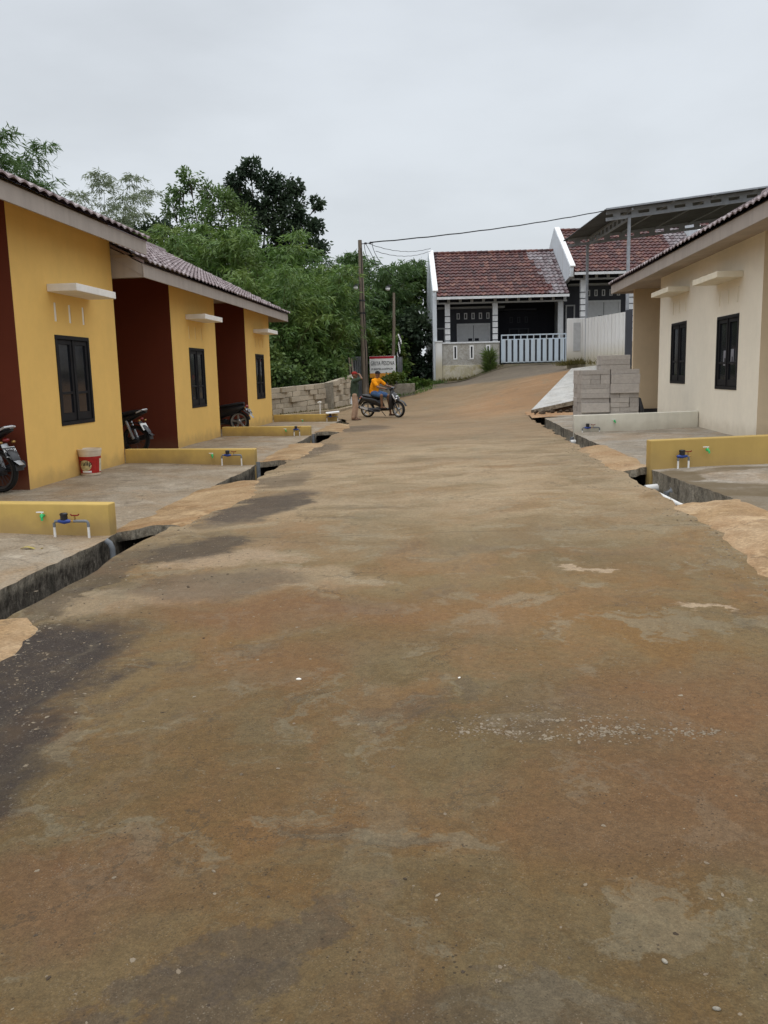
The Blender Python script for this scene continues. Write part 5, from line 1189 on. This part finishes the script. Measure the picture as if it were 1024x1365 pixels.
# ------------------------------------------------------------------ motorcycles
def motorbike(label, loc, rz, steer=0.0, style='scooter', plate=None, white_mirror=False, accent='black_plastic', fair='black_plastic', lean=0.0):
    t = thing('motorcycle', label, 'motorcycle', loc, rz, 'motorcycles'); t.rotation_euler = (lean, 0, rz)
    sc = style == 'scooter'; RW = .285 if sc else .295; TR = .05 if sc else .042; xr, xf = -.63, .63
    def wheel(x, M3, front):
        b = MB(); N = 30; prof = [(RW + TR*.55*math.cos(a) - TR*.55, TR*math.sin(a)) for a in [2*math.pi*k/10 for k in range(11)]]; b.lathe((0,0,0), (0,1,0), prof, N)
        w = b.build('wheel', M['tyre'], t, smooth=True); w.location = (x, 0, RW); w.rotation_euler = (0, 0, M3)
        b = MB(); ri = RW - TR*1.35
        b.lathe((0,0,0), (0,1,0), [(ri-.02,-.03),(ri+.012,-.034),(ri+.012,-.02),(ri+.004,0),(ri+.012,.02),(ri+.012,.034),(ri-.02,.03),(ri-.02,-.03)], N); b.lathe((0,0,0), (0,1,0), [(.001,-.06),(.045,-.06),(.06,-.02),(.06,.02),(.045,.06),(.001,.06)], 14)
        if sc:
            for k in range(5):
                a = 2*math.pi*k/5; b.beam((.04*math.cos(a), 0, .04*math.sin(a)), ((ri-.005)*math.cos(a+.18), 0, (ri-.005)*math.sin(a+.18)), .03, .045)
        else:
            for k in range(24):
                a = 2*math.pi*k/24; q = a + (.35 if k % 2 else -.35); b.tube([(.05*math.cos(q), .03*(-1)**(k//2), .05*math.sin(q)), (ri*math.cos(a), 0, ri*math.sin(a))], .0035, 4)
        b.build('rim', M['grey_metal'] if sc else M['dark_metal'], w)
        return w
    wheel(xr, 0, False); wheel(xf, steer, True)
    X = (1, 0, 0)
    if sc:
        b = MB(); b.loft([((-.86,0,.70),X,.05,.04),((-.70,0,.66),X,.115,.09),((-.45,0,.60),X,.15,.14),((-.2,0,.55),X,.15,.15),((-.05,0,.47),X,.12,.15),((.02,0,.38),X,.10,.10)], 16); b.build('rear_body', M[fair], t, smooth='auto')
        b = MB(); b.loft([((-.25,0,.30),X,.13,.07),((.0,0,.285),X,.16,.055),((.25,0,.29),X,.15,.05),((.36,0,.33),X,.12,.05)], 14); b.build('floorboard', M['black_plastic'], t, smooth='auto')
        b = MB(); b.loft([((.33,0,.31),(.35,0,.9),.15,.05),((.37,0,.5),(.3,0,1),.19,.07),((.41,0,.68),(.25,0,1),.20,.09),((.42,0,.86),(.1,0,1),.14,.07),((.40,0,.96),(0,0,1),.08,.05)], 16); b.build('leg_shield', M[fair], t, smooth='auto')
        b = MB(); b.loft([((.66,0,.50),(-.35,0,1),.035,.03),((.62,0,.60),(-.4,0,1),.11,.05),((.55,0,.72),(-.5,0,1),.15,.06),((.48,0,.82),(-.5,0,1),.11,.05),((.44,0,.88),(-.4,0,1),.06,.03)], 14); fp = b.build('front_panel', M[fair], t, smooth='auto')
        b = MB(); b.ell((.585,0,.735), (.03,.10,.026), Matrix.Rotation(-.7,3,'Y')); b.build('white_strip', M['headlight'], fp, smooth=True)
        for s in (-1, 1): b = MB(); b.loft([((.60,s*.105,.60),(-.4,0,1),.012,.02),((.55,s*.15,.70),(-.5,0,1),.014,.03),((.47,s*.13,.82),(-.5,0,1),.01,.02)], 8); b.build('side_trim', M['silver'], fp, smooth='auto')
        for s in (-1, 1): b = MB(); b.ell((.60,s*.075,.655), (.045,.055,.03), Matrix.Rotation(-.8,3,'Y')); b.build('headlight', M['headlight'], fp, smooth=True)
        b = MB(); b.loft([((.38,0,.93),(.2,0,1),.10,.07),((.40,0,1.0),(.3,0,1),.14,.07),((.43,0,1.05),(.5,0,1),.10,.04)], 12); b.build('handlebar_cowl', M[fair], t, smooth='auto')
    else:
        b = MB(); b.loft([((-.90,0,.86),X,.03,.02),((-.72,0,.81),X,.09,.05),((-.45,0,.71),X,.12,.085),((-.2,0,.60),X,.11,.10),((.0,0,.52),X,.08,.09)], 14); b.build('rear_body', M[fair], t, smooth='auto')
        b = MB(); b.loft([((-.05,0,.5),X,.06,.07),((.15,0,.52),X,.06,.06),((.34,0,.68),(.6,0,.8),.07,.06),((.42,0,.86),(.3,0,1),.08,.06)], 12); b.build('frame_cover', M['black_plastic'], t, smooth='auto')
        b = MB(); b.loft([((.36,0,.42),(.1,0,1),.16,.035),((.40,0,.62),(.15,0,1),.2,.05),((.43,0,.82),(.1,0,1),.13,.05)], 12); b.build('leg_shield', M[fair], t, smooth='auto')
        b = MB(); b.loft([((.40,0,.90),(.2,0,1),.10,.07),((.44,0,1.0),(.3,0,1),.11,.09),((.46,0,1.07),(.5,0,1),.07,.05)], 12); b.build('handlebar_cowl', M[fair], t, smooth='auto')
        b = MB(); b.loft([((-.25,0,.30),X,.10,.10),((.0,0,.32),X,.12,.12),((.2,0,.33),X,.08,.09)], 12); b.build('engine', M['dark_metal'], t)
        for k, s in enumerate((-1, 1)): b = MB(); b.tube([(-.48,s*.09,.68),(-.62,s*.085,RW+.02)], [.028,.032], 8); b.build('shock_absorber', M['grey_metal'], t)
        b = MB(); b.tube([(-.72,.10,.84),(-.86,.095,.90),(-.90,0,.91),(-.86,-.095,.90),(-.72,-.10,.84)], .015, 8); b.build('grab_rail', M['silver'], t)
    b = MB(); zs = .77 if sc else .85
    b.loft([((-.80,0,zs+.02),X,.07,.035),((-.62,0,zs),X,.12,.05),((-.4,0,zs-.04),X,.13,.05),((-.22,0,zs-.06),X,.11,.05),((-.03,0,zs-.08),X,.05,.035)], 14); b.build('seat', M['seat'], t, smooth='auto')
    b = MB(); b.tube([(.36,-.31,1.0),(.40,-.2,1.03),(.42,0,1.0),(.40,.2,1.03),(.36,.31,1.0)], .014, 8); hb = b.build('handlebar', M['dark_metal'], t)
    for s in (-1, 1):
        b = MB(); b.tube([(.365,s*.22,1.02),(.345,s*.33,.995)], .02, 8); b.build('grip', M['tyre'], hb)
        b = MB(); b.tube([(.41,s*.2,1.03),(.44,s*.27,1.14),(.43,s*.3,1.17)], .007, 6); b.ell((.42,s*.32,1.2), (.012,.055,.038)); b.build('mirror', M['white'] if white_mirror else M['black_plastic'], hb)
    b = MB()
    for s in (-1, 1): b.tube([(xf,s*.075,RW),(.47,s*.07,.72)], .022, 8)
    b.build('fork', M['dark_metal'], t)
    b = MB(); ar = RW + .04; secs = []
    for k in range(9):
        a = R(20 + k*17); secs.append(((xf + ar*math.cos(a), 0, RW + ar*math.sin(a)), (-math.sin(a), 0, math.cos(a)), .07, .012))
    b.loft(secs, 10); b.build('front_fender', M[fair], t, smooth='auto')
    b = MB(); secs = []
    for k in range(9):
        a = R(178 - k*13) if not sc else R(150 - k*11); rr = RW + .05; secs.append(((xr + rr*math.cos(a), 0, RW + rr*math.sin(a)), (math.sin(a), 0, -math.cos(a)), .075, .012))
    b.loft(secs, 10); b.build('rear_fender', M['black_plastic'], t, smooth='auto')
    b = MB(); b.loft([((-.16,-.06,.27),X,.05,.07),((-.45,-.09,.27),X,.07,.08),((-.63,-.09,.285),X,.05,.06)], 10); b.build('swing_arm', M['dark_metal'], t)
    b = MB(); b.tube([(-.05,-.12,.22),(-.3,-.15,.22),(-.45,-.16,.27),(-.88,-.17,.38)], [.018,.02,.05,.055], 12); ex = b.build('exhaust', M['dark_metal'], t, smooth='auto')
    b = MB(); b.beam((-.5,-.225,.305),(-.8,-.235,.385),.01,.07); b.build('heat_shield', M['silver'], ex)
    zt2 = .70 if sc else .72
    b = MB(); b.ell((-.87 if sc else -.78,0,zt2), (.05,.085,.045) if sc else (.035,.06,.028)); tl = b.build('tail_light', M['red_plastic'], t, smooth=True)
    for s in (-1, 1): b = MB(); b.ell((-.86 if sc else -.79,s*.12,zt2-.03), (.03,.035,.022)); b.build('turn_signal', M['red_plastic'] if False else M['brass'], tl, smooth=True)
    b = MB(); b.loft([(((-.84 if sc else -.74),0,.66),(-.6,0,-1),.06,.03),((-.93 if sc else -.80,0,.54),(-.6,0,-1),.085,.012),((-1.02 if sc else -.95,0,.43),(-.9,0,-1),.06,.01),((-1.06 if sc else -1.02,0,.385),(-.9,0,-1),.05,.008)], 10); b.build('mud_flap', M['black_plastic'] if plate != 'dark' else M['grey_metal'], t, smooth='auto')
    Mp = Matrix.Rotation(R(28), 3, 'Y'); c = Vector((-.955 if sc else -.835,0,.56)); b = MB(); b.obox(c, (.008,.235,.155), Mp); pl = b.build('number_plate', M['black_plastic'] if plate == 'dark' else M['white'], t)
    if plate == 'dark':
        b = MB(); b.obox(c + Mp @ Vector((-.0045,0,.072)), (.002,.23,.006), Mp); b.obox(c + Mp @ Vector((-.0045,0,-.072)), (.002,.23,.006), Mp); b.build('plate_border', M['white'], pl)
        text_obj('lettering', 'A 2118 M', .075, M['white'], pl, c + Mp @ Vector((-.0055,0,.018)), (Mp.to_4x4() @ Matrix(((0,0,-1,0),(-1,0,0,0),(0,1,0,0),(0,0,0,1)))).to_euler(), .72)
        text_obj('lettering', '09.27', .04, M['white'], pl, c + Mp @ Vector((-.0055,0,-.045)), (Mp.to_4x4() @ Matrix(((0,0,-1,0),(-1,0,0,0),(0,1,0,0),(0,0,0,1)))).to_euler(), .8)
    b = MB(); b.tube([(-.15,.1,.25),(-.05,.24,.02)], .012, 6); b.build('side_stand', M['dark_metal'], t)
    return t
motorbike('black motorcycle with dark number plate, cut off by the left photo edge', (-6.82, 11.36, .068), math.atan2(.25, -.97), 0, 'bike', 'dark', True)
motorbike('black motorcycle half hidden behind the corner beyond the paint bucket', (-6.99, 16.85, .068), math.atan2(.15, -1), 0, 'bike', 'light')
motorbike('dark scooter with silver trim parked in the farthest porch', (-6.52, 23.4, .068), math.atan2(.12, -1), .2, 'scooter', 'dark', True)
SC_YAW = -math.atan2(.55, 1.12); SC = Vector((-2.42, 30.05, RS(-2.42, 30.05) + .006))
motorbike('black scooter with white front lamps carrying the rider in orange', SC, SC_YAW, R(-14), 'scooter', 'light', False, lean=R(3))

# ------------------------------------------------------------------ people
def hand(b, w, d, side, up, r=1.0, curl=.5):
    """palm, four fingers and a thumb at wrist w; d: along the hand, side: towards the thumb, up: back of the hand"""
    w, d, side, up = Vector(w), Vector(d).normalized(), Vector(side).normalized(), Vector(up).normalized()
    b.caps(w, w + d*.06, .028*r, .030*r, 8)
    for k, (o, L) in enumerate(((.027, .068), (.009, .077), (-.010, .071), (-.028, .056))):
        p = w + d*.07 + side*o; q = p + (d*math.cos(curl*.6) - up*math.sin(curl*.6))*L*.5; e = q + (d*math.cos(curl*1.6) - up*math.sin(curl*1.6))*L*.5
        b.caps(p, q, .0095, .009, 7); b.caps(q, e, .009, .0075, 7)
    p = w + d*.02 + side*.03; q = p + (d*.6 + side*.7)*.04; b.caps(p, q, .012, .0105, 7); b.caps(q, q + (d*.85 + side*.25 - up*.2)*.035, .0105, .0085, 7)
def head(b, c, f, s=1.0):
    """c: centre of the head, f: facing (unit, horizontal-ish)"""
    c = Vector(c); f = Vector(f).normalized(); l = Vector((0,0,1)).cross(f).normalized(); u = f.cross(l); Mh = Matrix((f, l, u)).transposed()
    b.ell(c + u*.02, (.098*s, .078*s, .105*s), Mh, 16, 12); b.ell(c + f*.028 - u*.06, (.06*s, .055*s, .06*s), Mh); b.caps(c + f*.093 + u*.0, c + f*.108 - u*.028, .010, .015, 8)
    for k in (-1, 1): b.ell(c + l*k*.078 - f*.005 - u*.01, (.02, .012, .034), Mh); b.caps(c + f*.085 + l*k*.018 + u*.028, c + f*.075 + l*k*.05 + u*.028, .009, .008, 6)
    b.caps(c + f*.092 - l*.02 - u*.062, c + f*.092 + l*.02 - u*.062, .008, .008, 6)
    return f, l, u, Mh
def face_bits(t, c, f, l, u, s=1.0):
    b = MB()
    for k in (-1, 1): b.ell(Vector(c) + f*.084*s + l*k*.033 + u*.008, (.01, .014, .008), Matrix((f, l, u)).transposed(), 8, 6)
    b.build('eyes', M['hair'], t, smooth=True)
def person(label, loc, rz): return thing('person', label, 'person', loc, rz, None)

# standing man, right hand raised to his cap
t = person('man standing in dark green shirt, khaki trousers and red cap, hand at his forehead', (-3.26, 28.62, RS(-3.26, 28.62) + .004), R(8)); t.scale = (.97, .97, .96)
hc = Vector((.02, -.01, 1.555)); sR, eR, wR = Vector((.02,-.19,1.36)), Vector((.25,-.27,1.44)), Vector((.19,-.13,1.585)); sL, eL, wL = Vector((0,.19,1.36)), Vector((-.03,.25,1.09)), Vector((.08,.24,.87))
hip = {1: Vector((0,.09,.88)), -1: Vector((0,-.09,.88))}; kn = {1: Vector((.05,.10,.48)), -1: Vector((.0,-.10,.48))}; an = {1: Vector((.03,.11,.09)), -1: Vector((-.06,-.10,.09))}
b = MB(); b.ell((0,0,.93), (.12,.16,.13)); b.loft([((0,0,.9),(0,0,1),.15,.11),((0,0,1.05),(0,0,1),.14,.10),((.01,0,1.22),(0,0,1),.165,.11),((.01,0,1.36),(0,0,1),.15,.09),((.01,0,1.42),(0,0,1),.07,.06)], 14); b.caps((.01,0,1.38),(.015,0,1.5),.056,.052)
f, l, u, Mh = head(b, hc, (1,-.1,.02))
b.caps(sR, eR, .052, .042); b.caps(eR, wR, .04, .028); hand(b, wR, (-.55,.65,.12), (.5,.5,-.3), (0,0,1), 1, .3); b.caps(sL, eL, .052, .042); b.caps(eL, wL, .04, .028); hand(b, wL, (.15,0,-1), (1,0,.1), (0,1,0), 1, .5)
for s in (1, -1):
    b.caps(hip[s], kn[s], .085, .058); b.caps(kn[s], an[s], .056, .038); a = an[s]; b.caps(a + Vector((-.03,0,-.045)), a + Vector((.14,0,-.06)), .038, .028)
b.build('body', M['skin'], t, remesh=.009); face_bits(t, hc, f, l, u)
b = MB(); b.loft([((0,0,.82),(0,0,1),.185,.145),((0,0,.98),(0,0,1),.175,.135),((.01,0,1.2),(0,0,1),.195,.14),((.01,0,1.34),(0,0,1),.185,.115),((.01,0,1.41),(0,0,1),.10,.085),((.01,0,1.44),(0,0,1),.075,.068)], 18)
b.caps(sR, sR.lerp(eR, .8), .075, .062); b.caps(sL, sL.lerp(eL, .85), .075, .066); b.build('shirt', M['shirt_green'], t, remesh=.014)
b = MB(); b.ell((0,0,.87), (.14,.175,.11))
for s in (1, -1): b.caps(hip[s], kn[s], .105, .085); b.caps(kn[s], an[s] + Vector((-.01,0,.02)), .083, .07)
b.build('trousers', M['khaki'], t, remesh=.014)
b = MB(); b.ell(hc + u*.055, (.106,.088,.075), Mh); b.ell(hc + f*.11 + u*.05, (.075,.07,.010), Mh); b.build('cap', M['cap_red'], t, remesh=.008)
for s in (1, -1): b = MB(); a = an[s]; b.loft([(a + Vector((-.075,0,-.078)),(1,0,0),.03,.012),(a + Vector((-.02,0,-.078)),(1,0,0),.042,.014),(a + Vector((.10,0,-.078)),(1,0,0),.05,.013),(a + Vector((.185,0,-.078)),(1,0,0),.03,.010)], 10); b.tube([a + Vector((.05,-.05,-.075)), a + Vector((.055,-.03,-.03)), a + Vector((.06,.02,-.026)), a + Vector((.05,.05,-.075))], .009, 6); b.build('sandal', M['slipper'], t)

# rider on the scooter
t = person('man in bright orange shirt, blue shorts and dark cap sitting on the black scooter', SC, SC_YAW); t.rotation_euler = (R(3), 0, SC_YAW)
hc = Vector((-.16, .02, 1.50)); pel = Vector((-.33,0,.88))
sh = {1: Vector((-.22,.19,1.30)), -1: Vector((-.22,-.19,1.30))}; el = {1: Vector((.02,.28,1.09)), -1: Vector((.0,-.28,1.08))}; wr = {1: Vector((.27,.28,1.03)), -1: Vector((.27,-.28,1.03))}
hip = {1: Vector((-.30,.10,.86)), -1: Vector((-.30,-.10,.86))}; kn = {1: Vector((.10,.22,.74)), -1: Vector((.08,-.20,.78))}; an = {1: Vector((.13,.30,.12)), -1: Vector((.06,-.16,.41))}
b = MB(); b.ell(pel, (.14,.17,.13)); b.loft([((-.33,0,.86),(.1,0,1),.16,.12),((-.32,0,1.02),(.12,0,1),.155,.125),((-.27,0,1.17),(.15,0,1),.17,.12),((-.23,0,1.30),(.15,0,1),.155,.095),((-.21,0,1.36),(.15,0,1),.07,.06)], 14); b.caps((-.21,0,1.33), (-.17,.01,1.44), .056, .052)
f, l, u, Mh = head(b, hc, (.9,-.42,-.05))
for s in (1, -1):
    b.caps(sh[s], el[s], .052, .042); b.caps(el[s], wr[s], .041, .029); hand(b, wr[s], (1, .05*s, -.25), (0,-s,.1), (0,0,1), 1, 1.5)
    b.caps(hip[s], kn[s], .09, .062); b.caps(kn[s], an[s], .060, .038); a = an[s]; b.caps(a + Vector((-.03,0,-.04)), a + Vector((.14,0,-.055)), .037, .028)
b.build('body', M['skin'], t, remesh=.009); face_bits(t, hc, f, l, u)
b = MB(); b.loft([((-.34,0,.84),(.1,0,1),.185,.15),((-.32,0,1.0),(.12,0,1),.185,.155),((-.27,0,1.17),(.15,0,1),.195,.145),((-.23,0,1.29),(.15,0,1),.185,.115),((-.215,0,1.35),(.15,0,1),.095,.08),((-.21,0,1.375),(.15,0,1),.075,.066)], 18)
for s in (1, -1): b.caps(sh[s], sh[s].lerp(el[s], .72), .074, .066)
b.build('shirt', M['shirt_orange'], t, remesh=.014)
b = MB(); b.ell(pel + Vector((0,0,-.02)), (.155,.185,.11))
for s in (1, -1): b.caps(hip[s], hip[s].lerp(kn[s], .8), .108, .095)
b.build('shorts', M['shorts_blue'], t, remesh=.014)
b = MB(); b.ell(hc + u*.055, (.106,.088,.075), Mh); b.ell(hc + f*.115 + u*.05, (.075,.068,.010), Mh); b.build('cap', M['cap_black'], t, remesh=.008)
for s in (1, -1): b = MB(); a = an[s]; b.loft([(a + Vector((-.075,0,-.078)),(1,0,0),.03,.012),(a + Vector((-.02,0,-.078)),(1,0,0),.042,.014),(a + Vector((.10,0,-.078)),(1,0,0),.05,.013),(a + Vector((.185,0,-.078)),(1,0,0),.03,.010)], 10); b.tube([a + Vector((.05,-.05,-.075)), a + Vector((.055,-.03,-.03)), a + Vector((.06,.02,-.026)), a + Vector((.05,.05,-.075))], .009, 6); b.build('sandal', M['slipper'], t)

# ------------------------------------------------------------------ light, sky, camera
SUN_EL, SUN_AZ = R(62), R(200)          # high soft sun behind the camera, veiled by cloud
w = bpy.data.worlds.new('World'); scene.world = w; w.use_nodes = True; nt = w.node_tree; N = nt.nodes; N.clear()
def nd(t, **k):
    n = N.new(t)
    for a, v in k.items(): setattr(n, a, v)
    return n
sky = nd('ShaderNodeTexSky', sky_type='NISHITA'); sky.sun_disc = False; sky.sun_elevation = SUN_EL; sky.sun_rotation = SUN_AZ
sky.air_density = 1.5; sky.dust_density = 3.0
tc = nd('ShaderNodeTexCoord'); mp = nd('ShaderNodeMapping'); mp.inputs['Scale'].default_value = (1, 1, 2.6); nt.links.new(tc.outputs['Generated'], mp.inputs[0])
cn = nd('ShaderNodeTexNoise'); cn.inputs['Scale'].default_value = 2.3; cn.inputs['Detail'].default_value = 7; cn.inputs['Roughness'].default_value = .5; nt.links.new(mp.outputs[0], cn.inputs['Vector'])
sx = nd('ShaderNodeSeparateXYZ'); nt.links.new(tc.outputs['Generated'], sx.inputs[0])
cr = nd('ShaderNodeMapRange', interpolation_type='SMOOTHSTEP'); cr.inputs[1].default_value = .3; cr.inputs[2].default_value = .7; cr.inputs[3].default_value = .90; cr.inputs[4].default_value = 1.08; nt.links.new(cn.outputs['Fac'], cr.inputs[0])
zr = nd('ShaderNodeValToRGB'); e = zr.color_ramp.elements            # overcast dome: brighter overhead than at the horizon
e[0].position = 0.0; e[0].color = (.75, .79, .83, 1); e[1].position = 1.0; e[1].color = (1.7, 1.76, 1.85, 1)
q = e.new(.16); q.color = (.735, .785, .835, 1); q = e.new(.38); q.color = (.71, .757, .815, 1); q = e.new(.52); q.color = (1.25, 1.3, 1.38, 1); q = e.new(.7); q.color = (1.68, 1.74, 1.82, 1)
nt.links.new(sx.outputs[2], zr.inputs[0])
mu = nd('ShaderNodeMix', data_type='RGBA', blend_type='MULTIPLY'); mu.inputs[0].default_value = 1; nt.links.new(zr.outputs[0], mu.inputs[6])
cc = nd('ShaderNodeCombineColor'); [nt.links.new(cr.outputs[0], cc.inputs[i]) for i in range(3)]; nt.links.new(cc.outputs[0], mu.inputs[7])
bg1 = nd('ShaderNodeBackground'); bg1.inputs[1].default_value = .06; nt.links.new(sky.outputs[0], bg1.inputs[0])
bg2 = nd('ShaderNodeBackground'); bg2.inputs[1].default_value = 1.0; nt.links.new(mu.outputs[2], bg2.inputs[0])
ms = nd('ShaderNodeMixShader'); ms.inputs[0].default_value = .93; nt.links.new(bg1.outputs[0], ms.inputs[1]); nt.links.new(bg2.outputs[0], ms.inputs[2])
out = nd('ShaderNodeOutputWorld'); nt.links.new(ms.outputs[0], out.inputs[0])
sl = bpy.data.lights.new('sun', 'SUN'); sl.energy = .5; sl.angle = R(24); sl.color = (1, .97, .92); so = bpy.data.objects.new('sun', sl); COL.objects.link(so)
dirv = Vector((math.sin(SUN_AZ)*math.cos(SUN_EL), math.cos(SUN_AZ)*math.cos(SUN_EL), math.sin(SUN_EL))); so.rotation_euler = dirv.to_track_quat('Z', 'Y').to_euler(); so.location = (0, -10, 30)

PIT, YAW, ROL, CH = 0.160317067, -0.0823642659, -0.0243397142, 1.54995
cy, sy = math.cos(YAW), math.sin(YAW); fw = Vector((sy*math.cos(PIT), cy*math.cos(PIT), -math.sin(PIT))); rt = Vector((cy, -sy, 0)); up = rt.cross(fw)
r_ = rt*math.cos(ROL) + up*math.sin(ROL); u_ = -rt*math.sin(ROL) + up*math.cos(ROL)
cam = bpy.data.cameras.new('camera'); co = bpy.data.objects.new('camera', cam); COL.objects.link(co)
co.matrix_world = Matrix(((r_.x, u_.x, -fw.x, 0), (r_.y, u_.y, -fw.y, 0), (r_.z, u_.z, -fw.z, CH), (0, 0, 0, 1)))
cam.sensor_fit = 'VERTICAL'; cam.sensor_height = 36; cam.lens = 36 * 1134.56 / 1365; cam.clip_end = 3000; cam.clip_start = .05
scene.camera = co
scene.view_settings.view_transform = 'Standard'; scene.view_settings.look = 'None'; scene.view_settings.exposure = 0; scene.view_settings.gamma = 1
scene.render.engine = 'CYCLES'; scene.render.resolution_x = 768; scene.render.resolution_y = 1024
